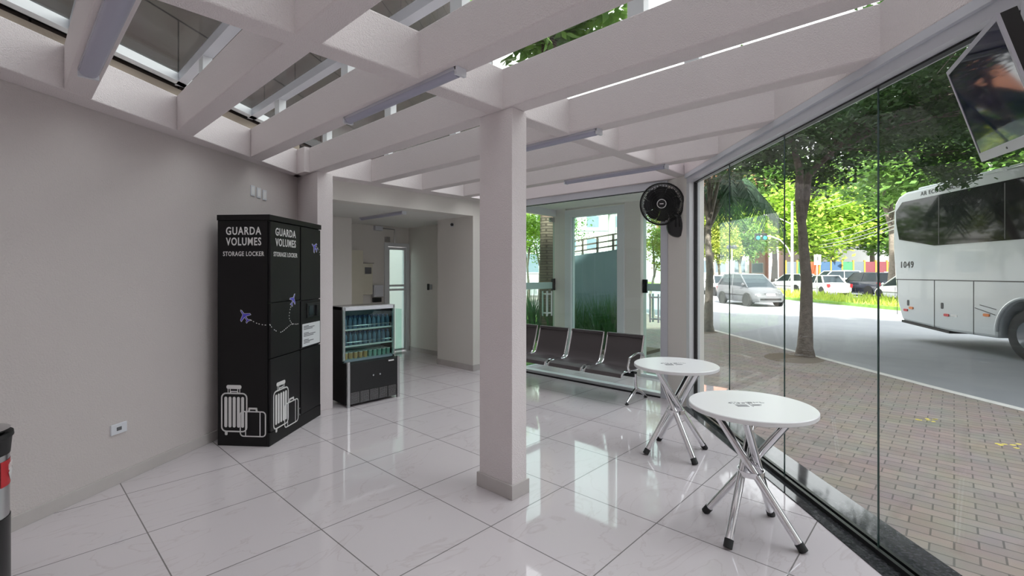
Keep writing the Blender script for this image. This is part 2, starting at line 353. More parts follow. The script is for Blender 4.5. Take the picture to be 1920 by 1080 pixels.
# ------------------------------------------------------------------ glass street wall
def along(s, off=0): p = Vector((*GC, 0))-gd*s+gn*off; return p
LG = (Vector((*GC, 0))-Vector((*G0, 0))).length
struct('window_sill', MB().prism(strip(G0, GC, -.135, .27, gn), -.1, .006), 'granite', bevel=.003)
struct('window_rail', MB().prism(strip(G0, GC, -.035, -.012, gn), .006, .035).prism(strip(G0, GC, .012, .035, gn), .006, .035).prism(strip(G0, GC, -.012, .012, gn), .006, .012), 'rail')
struct('window_top_frame', MB().prism(strip(G0, GC, -.075, .05, gn), 2.583, 2.64).prism(strip(G0, GC, -.10, .05, gn), 2.64, ZB), 'alu')
struct('window_top_gasket', MB().prism(strip(G0, GC, -.02, .02, gn), 2.572, 2.583), 'rail')
fr = along(.035); 
struct('window_jamb', MB().prism([tuple(along(-.02, -.07)[:2]), tuple(along(.075, -.07)[:2]), tuple(along(.075, .05)[:2]), tuple(along(-.02, .05)[:2])], .006, 2.583), 'aluw')
struct('window_jamb_gasket', MB().prism([tuple(along(.075, -.02)[:2]), tuple(along(.085, -.02)[:2]), tuple(along(.085, .02)[:2]), tuple(along(.075, .02)[:2])], .03, 2.572), 'rail')
# seams between panes, at the places the photograph shows
def s_at(px):
    k = (px-960)/889; du, dv = k*CH+SH, -k*SH+CH; t = -2.656/(dv-.895*du); return (Vector((*GC, 0))-Vector((du*t, dv*t, 0))).length
cuts = [.085]+[s_at(p) for p in (1368, 1471, 1647)]; step = 1.1
while cuts[-1]+step < LG: cuts.append(cuts[-1]+step)
cuts.append(LG)
for i in range(len(cuts)-1):
    a, b_ = cuts[i]+.0015, cuts[i+1]-.0015
    o = struct('window_%d' % (i+1), MB().prism([tuple(along(a, -.005)[:2]), tuple(along(b_, -.005)[:2]), tuple(along(b_, .005)[:2]), tuple(along(a, .005)[:2])], .012, 2.575), 'glass')
    struct('pane_edge', MB().prism([tuple(along(b_, -.005)[:2]), tuple(along(b_+.003, -.005)[:2]), tuple(along(b_+.003, .005)[:2]), tuple(along(b_, .005)[:2])], .012, 2.575), 'gedge', o)
# corner pier and far glass wall
struct('wall_corner_pier', MB().prism([(5.56, 2.57), (5.72, 2.57), (5.72, 2.19), (5.47, 2.19), tuple(along(-.02, -.06)[:2])], 0, ZB), 'smooth')
struct('window_far_jamb', MB().box(5.55, 2.57, 0, 5.66, 2.66, 2.594), 'alu')
struct('window_far_top_frame', MB().box(5.55, 2.57, 2.594, 5.66, 5.55, ZB), 'alu')
struct('window_far_top_gasket', MB().box(5.59, 2.66, 2.586, 5.61, 5.55, 2.594), 'rail')
struct('window_far_sill', MB().box(5.55, 2.66, 0, 5.66, 5.55, .055), 'aluw')
struct('window_far_sill_gasket', MB().box(5.535, 2.66, 0, 5.55, 5.55, .018), 'rail')
fc = [2.66, 3.49, 4.27, 5.0, 5.55]
for i in range(4):
    o = struct('window_%d' % (20+i), MB().box(5.595, fc[i]+.003, .055, 5.605, fc[i+1]-.003, 2.586), 'glass')
# vestibule beyond
struct('ceiling_vestibule', MB().box(5.72, 2.75, 2.63, 6.75, 5.2, 2.72), 'ceilp')
struct('wall_vestibule_posts', MB().box(6.5, 3.43, 0, 6.68, 3.70, 2.63).box(6.5, 4.82, 0, 6.68, 5.09, 2.63), 'smooth')
struct('window_vestibule_frame', MB().box(6.48, 3.70, 0, 6.6, 3.82, 2.6).box(6.48, 4.70, 0, 6.6, 4.82, 2.6).box(6.48, 3.82, 2.48, 6.6, 4.70, 2.6).box(6.48, 3.82, 0, 6.6, 4.70, .1), 'aluw')
struct('window_30', MB().box(6.53, 3.82, .1, 6.54, 4.255, 2.48).box(6.53, 4.265, .1, 6.54, 4.70, 2.48), 'glass2')
struct('window_vestibule_side_frame', MB().box(5.72, 5.02, 2.52, 6.5, 5.09, 2.63).box(5.72, 5.02, 0, 6.5, 5.09, .04), 'aluw')
struct('window_vestibule_right_frame', MB().box(6.5, 2.75, 2.52, 6.6, 3.43, 2.63).box(6.5, 2.75, 0, 6.6, 3.43, .04), 'aluw')
def door(name, o, ax, w, label):
    ax = Vector(ax); nz = Vector((-ax.y, ax.x, 0)); d = bpy.data.objects.new(name, None); C.objects.link(d); d.location = o; tag(d, label, 'door', None, 'structure')
    def bx(a, b_, z0, z1, t=.005): return MB().extr([(a, z0), (b_, z0), (b_, z1), (a, z1)], nz*-t, ax, (0, 0, 1), nz*2*t)
    bx(.01, w-.01, .04, 2.5).build('door_glass', 'glass2', d)
    bx(.0, .02, .04, 2.5, .008).build('door_edge_profile', 'aluw', d)
    bx(.02, w-.02, 1.28, 1.39, .007).build('frosted_band', 'band', d)
    bx(w-.13, w-.02, 2.42, 2.50, .02).build('pivot', 'steel', d)
    l = bx(w-.07, w-.005, 1.25, 1.45, .02).build('lock', 'blackpl', d)
    h = MB()
    for s in (-1, 1):
        for xx in (.14, .27):
            h.cyl(ax*(w-xx)+nz*.045*s+Vector((0, 0, .82)), ax*(w-xx)+nz*.045*s+Vector((0, 0, 1.24)), .013)
            for z in (.87, 1.19): h.cyl(ax*(w-xx), ax*(w-xx)+nz*.045*s+Vector((0, 0, 0)), .001).cyl(ax*(w-xx)+Vector((0, 0, z)), ax*(w-xx)+nz*.045*s+Vector((0, 0, z)), .009)
        h.cyl(ax*(w-.14)+nz*.045*s+Vector((0, 0, .87)), ax*(w-.27)+nz*.045*s+Vector((0, 0, .87)), .01).cyl(ax*(w-.14)+nz*.045*s+Vector((0, 0, 1.19)), ax*(w-.27)+nz*.045*s+Vector((0, 0, 1.19)), .01)
    h.build('door_handle', 'aluw', d); return d
door('door_1', (5.72, 5.055, 0), (1, 0, 0), .78, 'glass entrance door on the left side of the vestibule')
door('door_2', (6.55, 2.75, 0), (0, 1, 0), .67, 'glass entrance door on the right side of the vestibule')
# corridor door
d3 = bpy.data.objects.new('door_3', None); C.objects.link(d3); d3.location = (4.98, 8.0, 0); tag(d3, 'narrow glass door with white frame at the corridor end', 'door', None, 'structure')
MB().box(0, -.03, 0, .07, .12, 2.13).box(.49, -.03, 0, .56, .12, 2.13).box(.07, -.03, 2.06, .49, .12, 2.13).build('door_frame', 'aluw', d3)
lf = MB().box(.08, .0, .02, .12, .03, 2.05).box(.45, .0, .02, .49, .03, 2.05).box(.12, 0, .02, .45, .03, .06).box(.12, 0, 2.0, .45, .03, 2.05).box(.12, 0, 1.20, .45, .03, 1.24).box(.12, 0, 1.28, .45, .03, 1.32).build('door_leaf', 'aluw', d3)
MB().box(.12, .01, .06, .45, .018, 2.0).build('door_glass', 'glass2', lf)

# ------------------------------------------------------------------ locker
lk = thing('storage_locker', 'tall black two-column luggage locker with white suitcase drawings', 'locker', (1.613, 4.458, 0), R(38.6))
LWd, LD, LH = .953, .485, 2.07
MB().box(0, .02, .0, LWd, LD, LH-.05).box(-.006, -.006, LH-.05, LWd+.006, LD+.004, LH).build('cabinet_body', 'black', lk, bevel=.003)
MB().box(.0, .0, 0, LWd, .02, .12).build('plinth', 'black', lk, bevel=.002)
FR = -.004
for (x0, x1, z0, z1) in ((.015, .515, .125, .775), (.015, .515, .785, 1.275), (.015, .515, 1.285, 2.01), (.535, .94, .125, .775), (.535, .94, .785, 1.265), (.535, .94, 1.275, 2.01)):
    MB().box(x0, FR, z0, x1, .02, z1).build('locker_door', 'black2', lk, bevel=.003)
pn = MB().box(.64, FR-.012, 1.085, .905, FR, 1.235).build('keypad_panel', 'blackpl', lk, bevel=.004)
MB().box(.67, FR-.016, 1.11, .76, FR-.012, 1.21).build('keypad_screen', 'carglass', pn)
MB().box(.80, FR-.03, 1.10, .86, FR-.012, 1.21).build('scanner', 'blackpl', pn, bevel=.003)
for z in (.20, .14): MB().cyl((.50, FR, z), (.50, FR-.006, z), .008).build('screw', 'steel', lk)
sh = MB().box(.56, FR-.002, .80, .925, FR, 1.03).build('notice_sheet', 'paper', lk)
il = MB()
for z, w in ((1.005, .10), (.99, .22), (.975, .18), (.935, .10), (.92, .24), (.905, .2), (.865, .1), (.85, .2), (.835, .12)): il.box(.585, FR-.003, z-.0035, .585+w, FR-.002, z+.0035)
il.build('notice_lines', 'ink', sh)
def face_lines(face, pts, r, closed=False):
    """flat stroke of width 2r along 2D points on a face"""
    mb = MB()
    n = len(pts); segs = n if closed else n-1
    for i in range(segs):
        a, b_ = Vector(pts[i]), Vector(pts[(i+1) % n]); d = (b_-a)
        if d.length < 1e-6: continue
        d.normalize(); q = Vector((-d.y, d.x))*r; e = d*r*.6
        P = [a-q-e, b_-q+e, b_+q+e, a+q-e]; mb.extr([tuple(p) for p in P], *face)
    return mb
def merge(a, b_):
    a.add(b_.v, b_.f); return a
def rrect(x0, z0, x1, z1, r, n=4):
    out = []
    for cx, cz, a0 in ((x1-r, z1-r, 0), (x0+r, z1-r, 90), (x0+r, z0+r, 180), (x1-r, z0+r, 270)):
        for k in range(n+1): a = R(a0+90*k/n); out.append((cx+r*math.cos(a), cz+r*math.sin(a)))
    return out
FRONT = ((0, FR, 0), (1, 0, 0), (0, 0, 1), (0, -.0015, 0))
# the side faces -x; its drawing runs left to right from the back edge to the front edge
SIDE = ((0, LD, 0), (0, -1, 0), (0, 0, 1), (-.0015, 0, 0))
def luggage(face, x0, s):
    X = lambda x: x0+x*s
    g = face_lines(face, [(X(a), b) for a, b in rrect(0, .13, .235, .47, .04)], .006, True)
    for k in range(5): g.extr([(X(a), b) for a, b in rrect(.025+k*.0395, .165, .025+k*.0395+.027, .44, .013)], *face)
    g.extr([(X(a), b) for a, b in rrect(.045, .51, .185, .545, .015)], *face)
    for a in (.06, .08, .15, .17): merge(g, face_lines(face, [(X(a), .475), (X(a), .515)], .003))
    merge(g, face_lines(face, [(X(.08), .475), (X(.09), .487), (X(.145), .487), (X(.155), .475)], .005))
    g.extr([(X(a), b) for a, b in rrect(.03, .095, .055, .13, .01)], *face)
    g.build('suitcase_drawing', 'letter', lk)
    h = MB().extr([(X(a), b) for a, b in rrect(.18, .095, .405, .305, .03)], face[0], face[1], face[2], Vector(face[3])*.8); h.build('briefcase_ground', 'black', lk)
    f2 = (face[0], face[1], face[2], Vector(face[3])*1.4)
    g = face_lines(f2, [(X(a), b) for a, b in rrect(.175, .09, .41, .31, .03)], .005, True)
    for a in (.225, .36): merge(g, face_lines(f2, [(X(a), .095), (X(a), .305)], .004))
    merge(g, face_lines(f2, [(X(.255), .31), (X(.26), .338), (X(.325), .338), (X(.33), .31)], .008))
    g.build('briefcase_drawing', 'letter', lk)
def plane(face, x, z, s, ang):
    pts = [(.5, 0), (.42, .05), (.15, .06), (-.08, .42), (-.2, .42), (-.08, .06), (-.32, .05), (-.42, .17), (-.5, .17), (-.45, 0)]
    pts = pts+[(a, -b) for a, b in pts[::-1][1:-1]]; c, sn = math.cos(ang), math.sin(ang)
    q = [(x+(a*c-b*sn)*s, z+(a*sn+b*c)*s) for a, b in pts]
    o = MB(); o.extr(q, *face); o.build('airplane_drawing', 'blue', lk)
    face_lines((face[0], face[1], face[2], Vector(face[3])*1.5), q[::1], .0013, True).build('airplane_outline', 'letter', lk)
def dashes(face, pts):
    mb = MB(); P = []
    for i in range(len(pts)-1):
        p0, p1, p2, p3 = [Vector(pts[min(max(j, 0), len(pts)-1)]) for j in (i-1, i, i+1, i+2)]
        for k in range(12):
            t = k/12; P.append(.5*((2*p1)+(p2-p0)*t+(2*p0-5*p1+4*p2-p3)*t*t+(3*p1-p0-3*p2+p3)*t**3))
    acc = 0; cur = []
    for a, b_ in zip(P, P[1:]):
        L = (b_-a).length
        if int(acc/.014) % 2 == 0: cur.append(a)
        else:
            if len(cur) > 1: merge(mb, face_lines(face, [tuple(c) for c in cur], .0035))
            cur = []
        acc += L
    mb.build('dashed_route', 'letter', lk)
for face, cx, sx in ((SIDE, .245, 1.0), (FRONT, .262, 1.05)):
    o = Vector(face[0]); ax = Vector(face[1]); ay = Vector(face[2])
    text('GUARDA', o+ax*cx+ay*1.925, ax, ay, .33*sx, .072, 'letter', lk, bold=.018)
    text('VOLUMES', o+ax*cx+ay*1.83, ax, ay, .33*sx, .072, 'letter', lk, bold=.018)
    text('STORAGE LOCKER', o+ax*cx+ay*1.72, ax, ay, .385*sx, .042, 'letter', lk, bold=.014)
luggage(SIDE, .04, 1.0); luggage(FRONT, .06, 1.02)
plane(SIDE, .255, 1.165, .13, R(125)); plane(FRONT, .385, 1.29, .13, R(60)); plane(FRONT, .81, 1.82, .13, R(150))
dashes(SIDE, [(.31, 1.13), (.37, 1.10), (.44, 1.085), (.485, 1.09)])
dashes(FRONT, [(.0, 1.09), (.06, 1.04), (.17, 1.0), (.28, 1.03), (.36, 1.055), (.45, 1.045), (.56, 1.045)])
dashes(FRONT, [(.38, 1.05), (.32, 1.11), (.33, 1.19), (.36, 1.24)])
dashes(FRONT, [(.85, 1.83), (.90, 1.80), (.94, 1.73)])

# ------------------------------------------------------------------ fridge with its drinks
fg = thing('display_fridge', 'open black display fridge with shelves of bottled water', 'fridge', (2.68, 5.07, 0), 0)
fw, fd = .70, .44
MB().box(.0, .02, .03, fw, fd, .50).build('base_cabinet', 'black', fg, bevel=.004)
MB().box(0, .13, .50, .02, fd, 1.15).build('side_panel', 'black', fg); MB().box(fw-.02, .13, .5, fw, fd, 1.15).build('side_panel', 'black', fg)
MB().box(.02, fd-.03, .5, fw-.02, fd, 1.15).box(.02, .13, .5, fw-.02, fd-.03, .53).build('lining', 'fridgein', fg)
MB().box(0, .11, 1.11, fw, fd, 1.155).build('top_panel', 'steel', fg, bevel=.004)
MB().box(.03, .10, 1.105, fw-.03, .13, 1.145).build('canopy_light', 'whitepl', fg, bevel=.004)
for q in (0, fw-.035): MB().box(q, 0, 0, q+.035, .03, .52).build('lower_trim', 'steel', fg, bevel=.003); MB().box(q, .105, .52, q+.03, .13, 1.11).build('upper_trim', 'steel', fg, bevel=.003)
MB().box(.035, .005, .17, fw-.035, .02, .50).build('front_panel', 'blackpl', fg, bevel=.003)
gr = MB().box(.035, .012, .03, fw-.035, .018, .17)
gr.build('vent_backing', 'blackpl', fg)
g2 = MB()
for k in range(5):
    x0 = .045+k*.124
    for j in range(9): g2.box(x0+j*.013, .006, .035, x0+j*.013+.002, .012, .165)
    for j in range(9): g2.box(x0, .006, .036+j*.0155, x0+.106, .010, .038+j*.0155)
g2.build('vent_grille', 'steel', fg)
text('frigo', (fw-.12, .003, .475), (1, 0, 0), (0, 0, 1), .075, .016, 'letter', fg, 'maker_plate')
bpy.data.objects.remove(bpy.data.objects['maker_plate'])
MB().box(fw-.16, .002, .466, fw-.085, .006, .482).build('maker_plate', 'letter', fg)
for s in (0, 1): MB().cyl((.33+s*.09, .006, .33), (.33+s*.09, -.004, .33), .010).build('control_dot', 'steel', fg)
for z, y in ((.87, .15), (.68, .13)):
    s_ = MB().box(.03, y, z, fw-.03, fd-.03, z+.008).build('shelf', 'glass2', fg)
    MB().box(.03, y-.008, z-.004, fw-.03, y, z+.014).build('shelf_edge', 'aluw', s_)
    MB().tube([(.035, y-.006, z+.05), (fw-.035, y-.006, z+.05)], .003, 6).cyl((.035, y-.006, z), (.035, y-.006, z+.05), .003, n=6).cyl((.35, y-.006, z), (.35, y-.006, z+.05), .003, n=6).cyl((fw-.035, y-.006, z), (fw-.035, y-.006, z+.05), .003, n=6).build('shelf_rail', 'chrome', s_)
gl = MB().box(.0, .095, .50, .012, .13, 1.11).box(.03, .095, .53, fw-.03, .100, 1.10).build('front_glass', 'glass2', fg)
MB().extr([(0, .50), (.13, .50), (.13, 1.10), (0, 1.10)], (fw+.002, .10, 0), (0, -1, 0), (0, 0, 1), (.006, 0, 0)).build('side_glass', 'glass2', fg)
def bottle(loc, cap, body, lab, group, r=.026, h=.15):
    t = thing('water_bottle', lab, 'bottle', loc, 0, group)
    MB().lathe([(0, 0), (r, .002), (r, h*.28), (r*.86, h*.33), (r, h*.38), (r, h*.62), (r*.8, h*.78), (r*.42, h*.88), (r*.42, h*.93)], n=14).build('bottle_body', body, t)
    MB().lathe([(0, h), (r*.5, h), (r*.5, h*.9), (0, h*.9)], n=12).build('bottle_cap', cap, t); return t
bp = bottle((2.74, 5.3, .879), 'cap', 'water', 'small blue-capped water bottle on the top fridge shelf', 'water bottles on the top fridge shelf')
first = True
for sh_, (z, lab, grp) in enumerate(((.879, 'small blue-capped water bottle on the top fridge shelf', 'water bottles on the top fridge shelf'), (.689, 'small blue-capped water bottle on the second fridge shelf', 'water bottles on the second fridge shelf'))):
    for row in range(3):
        for k in range(10):
            loc = (2.68+.065+k*.0635, 5.07+(.19 if sh_ == 0 else .18)+row*.07, z)
            t = bp if first else copy_tree(bp); first = False
            t.location = loc; t['label'] = lab; t['group'] = grp
def pot(m, lab, grp):
    t = thing('drink_pot', lab, 'drink pot', (0, 0, 0), 0, grp)
    MB().lathe([(0, 0), (.022, 0), (.027, .05), (.027, .075), (0, .075)], n=14).build('pot_body', m, t)
    MB().lathe([(.028, .072), (.028, .079), (0, .08)], n=14).build('pot_lid', 'letter', t); return t
po = pot('juiceo', 'orange drink pot in the bottom tray of the fridge', 'orange drink pots in the fridge tray')
pg = pot('juiceg', 'green drink pot in the bottom tray of the fridge', 'green drink pots in the fridge tray')
fo = fgn = True
for row in range(3):
    for k in range(10):
        if k < 5: t = po if fo else copy_tree(po); fo = False
        else: t = pg if fgn else copy_tree(pg); fgn = False
        t.location = (2.68+.065+k*.0635, 5.07+.17+row*.07, .53)

# ------------------------------------------------------------------ bistro tables
def bistro(loc, rz, label):
    t = thing('bistro_table', label, 'table', loc, rz, 'round white bistro tables')
    R_ = .35; zt = .76
    tp = MB().lathe([(0, zt-.028), (R_-.004, zt-.028), (R_, zt-.024), (R_, zt-.004), (R_-.004, zt), (0, zt)], n=72).build('tabletop', 'white', t)
    g = MB(); ca, sa = math.cos(-HEAD-rz), math.sin(-HEAD-rz)
    def mk(x0, y0, x1, y1): g.prism([(x*ca-y*sa, x*sa+y*ca) for x, y in ((x0, y0), (x1, y0), (x1, y1), (x0, y1))], zt, zt+.0008)
    for k in range(10):                     # small oval emblem
        a0 = 2*math.pi*k/10; x, y = -.085+.03*math.cos(a0), .03+.016*math.sin(a0); mk(x-.006, y-.003, x+.006, y+.003)
    for j in range(4): mk(-.10, -.012-j*.012, -.03, -.007-j*.012)
    for x0, y0, x1, y1 in ((-.045, .02, -.025, .026), (-.04, .03, -.02, .036), (0, .018, .008, .05), (0, .044, .028, .05), (.012, .02, .022, .036), (.036, .03, .042, .05), (.05, .04, .066, .046), (.075, .03, .08, .05), (.08, .03, .098, .035), (0, -.008, .06, -.004), (0, -.018, .045, -.014), (0, -.028, .05, -.024), (-.01, -.05, -.006, .05)): mk(x0, y0, x1, y1)
    g.build('printed_mark', 'ink', tp)
    zr = .36
    for k in range(4):
        a = R(45+90*k); d = Vector((math.cos(a), math.sin(a), 0)); q = Vector((-d.y, d.x, 0))
        foot = d*.285+q*.0; mid = q*.036*1+Vector((0, 0, zr)); top = -d*.215*1+q*.0+Vector((0, 0, zt-.03))
        foot = d*.275-q*.038; top = -d*.225-q*.038; top.z = zt-.03; foot.z = .02
        lg = MB().tube([foot, top], .0225, 20).build('leg', 'chrome', t)
        dd = (top-foot).normalized(); MB().cyl(foot-dd*.018, foot+dd*.028, .0245, n=20).build('rubber_foot', 'rubber', lg)
    rg = MB(); n = 40; rg.lathe([(.070, zr-.02), (.075, zr-.02), (.075, zr+.012), (.070, zr+.012), (.070, zr-.02)], n=48).build('leg_ring', 'chrome', t)
    MB().lathe([(0, zt-.034), (.27, zt-.034), (.27, zt-.028)], n=40).build('under_plate', 'rubber', t)
    return t
bistro((3.06, .893, 0), R(45), 'front round white table on four crossed chrome legs')
bistro((3.97, 1.763, 0), R(18), 'second round white table, beside the bench end')

# ------------------------------------------------------------------ waiting bench
bn = thing('waiting_bench', 'four seat waiting bench of perforated dark steel with chrome frames', 'bench', (5.20, 3.93, 0), 0)
# local: x towards the glass wall (back), y along the row
ys = [-.86, -.29, .28, .85]
prof = [(-.33, .335), (-.315, .372), (-.27, .392), (-.15, .392), (-.02, .385), (.06, .388), (.105, .42), (.135, .50), (.18, .64), (.215, .775)]
for y in ys:
    w = .25; sm = MB(); th_ = .006
    vs = []; n = len(prof)
    for x, z in prof: vs += [(x, y-w, z), (x, y+w, z)]
    for x, z in prof: vs += [(x+.004, y-w, z-th_), (x+.004, y+w, z-th_)]
    fs = [(2*i, 2*i+1, 2*i+3, 2*i+2) for i in range(n-1)]+[(2*n+2*i+1, 2*n+2*i, 2*n+2*i+2, 2*n+2*i+3) for i in range(n-1)]
    fs += [(2*i+2, 2*n+2*i+2, 2*n+2*i, 2*i) for i in range(n-1)]+[(2*i+1, 2*n+2*i+1, 2*n+2*i+3, 2*i+3) for i in range(n-1)]+[(0, 2*n, 2*n+1, 1), (2*n-1, 4*n-1, 4*n-2, 2*n-2)]
    st = sm.add(vs, fs, True).build('seat_shell', 'seat', bn)
    MB().box(.19, y-w, .735, .235, y+w, .775).build('headrest_rim', 'seat', st, bevel=.006)
    for s in (-1, 1):
        MB().tube([(x, y+s*(w+.006), z-.004) for x, z in prof], .012, 8).build('side_frame', 'chrome', st)
for y in (-1.15, 1.14):
    hn = MB().tube([(-.20, y, .385), (-.24, y, .45), (-.20, y, .55), (-.05, y, .585), (.10, y, .575), (.15, y, .53), (.13, y, .46)], .014, 10); hn.build('armrest', 'chrome', bn)
MB().box(-.06, -1.13, .30, .02, 1.13, .355).build('beam', 'rubber', bn, bevel=.004)
for y in (-1.12, 1.0):
    lg = MB().tube([(-.02, y, .34), (.0, y, .20), (.02, y, .13)], [.026, .022, .022], 10).tube([(.02, y, .15), (-.10, y, .09), (-.21, y, .025)], [.022, .018, .012], 10).tube([(.02, y, .15), (.14, y, .09), (.25, y, .025)], [.022, .018, .012], 10).build('leg', 'chrome', bn)
    for x in (-.21, .25): MB().lathe([(0, .0), (.022, 0), (.024, .01), (.008, .016), (.008, .03)], (x, y, 0), 14).build('glide', 'rubber', lg)

# ------------------------------------------------------------------ wall fan
fc_ = Vector((5.345, 2.545, 2.37)); toc = (Vector((0, 0, 1.75))-fc_); toc = Vector((*cw(-.35, -1.0), -.12)).normalized()
fn = thing('wall_fan', 'black round wall fan on the corner pier', 'fan', (5.455, 2.40, 2.10))
L_ = fc_-Vector((5.455, 2.40, 2.10)); A_ = toc.orthogonal().normalized(); A_ = Vector((0, 0, 1)).cross(toc).normalized(); B_ = toc.cross(A_)
def ringpts(r, off, n=56): return [L_+toc*off+(A_*math.cos(2*math.pi*k/n)+B_*math.sin(2*math.pi*k/n))*r for k in range(n)]
cg = MB().tube(ringpts(.245, 0), .012, 8, closed=True)
for k in range(80):
    a = 2*math.pi*k/80; d = A_*math.cos(a)+B_*math.sin(a); tw = A_*math.cos(a+.35)+B_*math.sin(a+.35)
    cg.tube([L_+tw*.06+toc*.065, L_+(d*.5+tw*.5)*.16+toc*.06, L_+d*.225+toc*.03, L_+d*.243], .0026, 4, cap=False)
    if k % 2 == 0: cg.tube([L_+d*.243, L_+d*.2-toc*.06, L_+d*.07-toc*.08], .003, 4, cap=False)
for r, o_ in ((.225, .03), (.20, .045), (.17, .058), (.145, .06), (.115, .064), (.09, .065)): cg.tube(ringpts(r, o_), .003, 5, closed=True)
cg.build('grille', 'blackpl', fn)
MB().lathe([(0, .082), (.055, .08), (.062, .07), (.06, .055)], L_, 32, toc).build('grille_badge', 'blackpl', fn)
bd = MB().tube(ringpts(.05, .083, 36), .004, 6, closed=True); bd.extr(rrect(-.022, -.005, .022, .005, .002), L_+toc*.083, A_, B_, toc*.002); bd.build('badge_ring', 'letter', fn)
bl = MB()
for k in range(8):
    a = 2*math.pi*k/8; d = lambda t: A_*math.cos(a+t)+B_*math.sin(a+t)
    V = [L_+d(0)*.04+toc*.0, L_+d(-.3)*.20-toc*.02, L_+d(.1)*.215+toc*.005, L_+d(.45)*.19+toc*.03, L_+d(.9)*.04+toc*.02]
    bl.add(V+[v-toc*.004 for v in V], [(0, 1, 2, 3, 4), (9, 8, 7, 6, 5)]+[(i, (i+1) % 5, 5+(i+1) % 5, 5+i)[::-1] for i in range(5)])
bl.build('fan_blades', 'blackpl', fn)
MB().lathe([(0, -.17), (.05, -.165), (.065, -.13), (.065, -.03), (.03, -.02), (0, -.02)], L_, 24, toc).build('motor', 'blackpl', fn)
wn_ = Vector((*cw(-.33, -1.0), 0)).normalized()
MB().lathe([(0, -.03), (.125, -.03), (.13, -.01), (.12, .02), (.06, .04), (0, .045)], (0, 0, 0), 40, wn_).build('wall_mount', 'blackpl', fn)
MB().tube([wn_*.03, wn_*.07+Vector((0, 0, .10)), L_-toc*.14], [.035, .03, .028], 12).build('bracket_arm', 'blackpl', fn)
MB().tube([(0, -.02, .1), (.03, -.02, .3), (.03, -.02, .50)], .004, 6).build('power_lead', 'blackpl', fn)

# ------------------------------------------------------------------ television
P0 = Vector((0, 0, 1.55)); sc = .66/.74
TA, TB, TC = [P0+(Vector(p)-P0)*sc for p in ((2.196, -.099, 2.39), (2.922, .027, 2.46), (2.996, -.064, 2.124))]
TX = (TA-TB).normalized(); TY = (TB-TC); TY = (TY-TX*TY.dot(TX)).normalized(); TN = TX.cross(TY).normalized()
if TN.dot(P0-TA) < 0: TN = -TN
TW = (TA-TB).length; THh = TW/1.70
# origin lower corner
tv = thing('television', 'tilted grey-framed flat television hung by the top frame', 'television', tuple(TB-TY*THh))
O = Vector((0, 0, 0))
def tvb(x0, y0, x1, y1, n0, n1): return MB().extr([(x0, y0), (x1, y0), (x1, y1), (x0, y1)], TN*n0, TX, TY, TN*(n1-n0))
fm = tvb(0, 0, TW, .035, -.008, 0); bz = .016
for q in ((0, .035, bz, THh), (TW-bz, .035, TW, THh), (bz, THh-bz, TW-bz, THh)): merge(fm, tvb(*q, -.008, 0))
fm.build('bezel', 'lamphead', tv)
tvb(bz, .035, TW-bz, THh-bz, -.008, -.002).build('screen', 'screen', tv)
tvb(.002, .002, TW-.002, THh-.002, -.045, -.008).build('back_cover', 'blackpl', tv)
MB().extr([(TW*.5+a*.004, .017+b_*.004) for a, b_ in rrect(-1, -1, 1, 1, .6)], TN*0, TX, TY, TN*.002).build('power_light', 'blackpl', tv)
bc = TX*TW*.5+TY*THh*.55-TN*.045
world_b = tv.location+bc
MB().tube([bc, bc-TN*.06, Vector((bc.x-TN.x*.06, bc.y-TN.y*.06, ZB-tv.location.z))], .016, 10).extr([(-.08, -.08), (.08, -.08), (.08, .08), (-.08, .08)], bc, TX, TY, -TN*.012).build('ceiling_arm', 'alu', tv)

# ------------------------------------------------------------------ bin, sockets, corridor fittings
bi = thing('waste_bin', 'steel cylinder bin with black liner and red label', 'bin', (-.115, 3.39, 0), 0)
MB().lathe([(.135, .0), (.14, .01), (.14, .40)], n=40).build('base_band', 'blackpl', bi)
MB().lathe([(.137, .40), (.137, .80)], n=40).build('drum', 'steel', bi)
MB().lathe([(.139, .72), (.145, .80), (.152, .81), (.15, .83), (.12, .82), (.115, .5), (0, .5)], n=40).build('bag_liner', 'rubber', bi)
MB().lathe([(.10, .835), (.135, .84), (.14, .85), (.10, .86)], n=40).build('rim', 'steel', bi)
bi.scale = (1, 1, .94)
la = R(-8)
lb = MB(); seg = []
for k in range(9):
    a = la+R(-32+8*k); seg.append(a)
vs = []
for a in seg: vs += [(math.cos(a)*.1385, math.sin(a)*.1385, .56), (math.cos(a)*.1385, math.sin(a)*.1385, .69)]
lb.add(vs, [(2*i, 2*i+2, 2*i+3, 2*i+1) for i in range(8)], True).build('label', 'redlab', bi)
ld_ = Vector((math.cos(la), math.sin(la), 0)); text('LIXO', ld_*.1395+Vector((0, 0, .655)), (-ld_.y, ld_.x, 0), (0, 0, 1), .09, .03, 'letter', bi, 'label_text', .01)
MB().extr([(-.04, .02), (0, -.03), (.04, .02), (.02, .02), (.02, .035), (-.02, .035), (-.02, .02)], ld_*.1385+Vector((0, 0, .605)), (-ld_.y, ld_.x, 0), (0, 0, 1), ld_*.002).build('label_arrow', 'letter', bi)
def on_left(u, z, w, h, name, label, cat, group=None):
    t = thing(name, label, cat, (u, LV(u), z), math.atan(.677), group); return t
so = on_left(.56, .40, 0, 0, 'wall_socket', 'white socket plate low on the left wall', 'socket')
pl = MB().box(-.045, -.014, -.03, .075, 0, .045).build('plate', 'whitepl', so, bevel=.003)
MB().box(-.005, -.017, -.005, .03, -.014, .02).build('socket_holes', 'ink', pl)
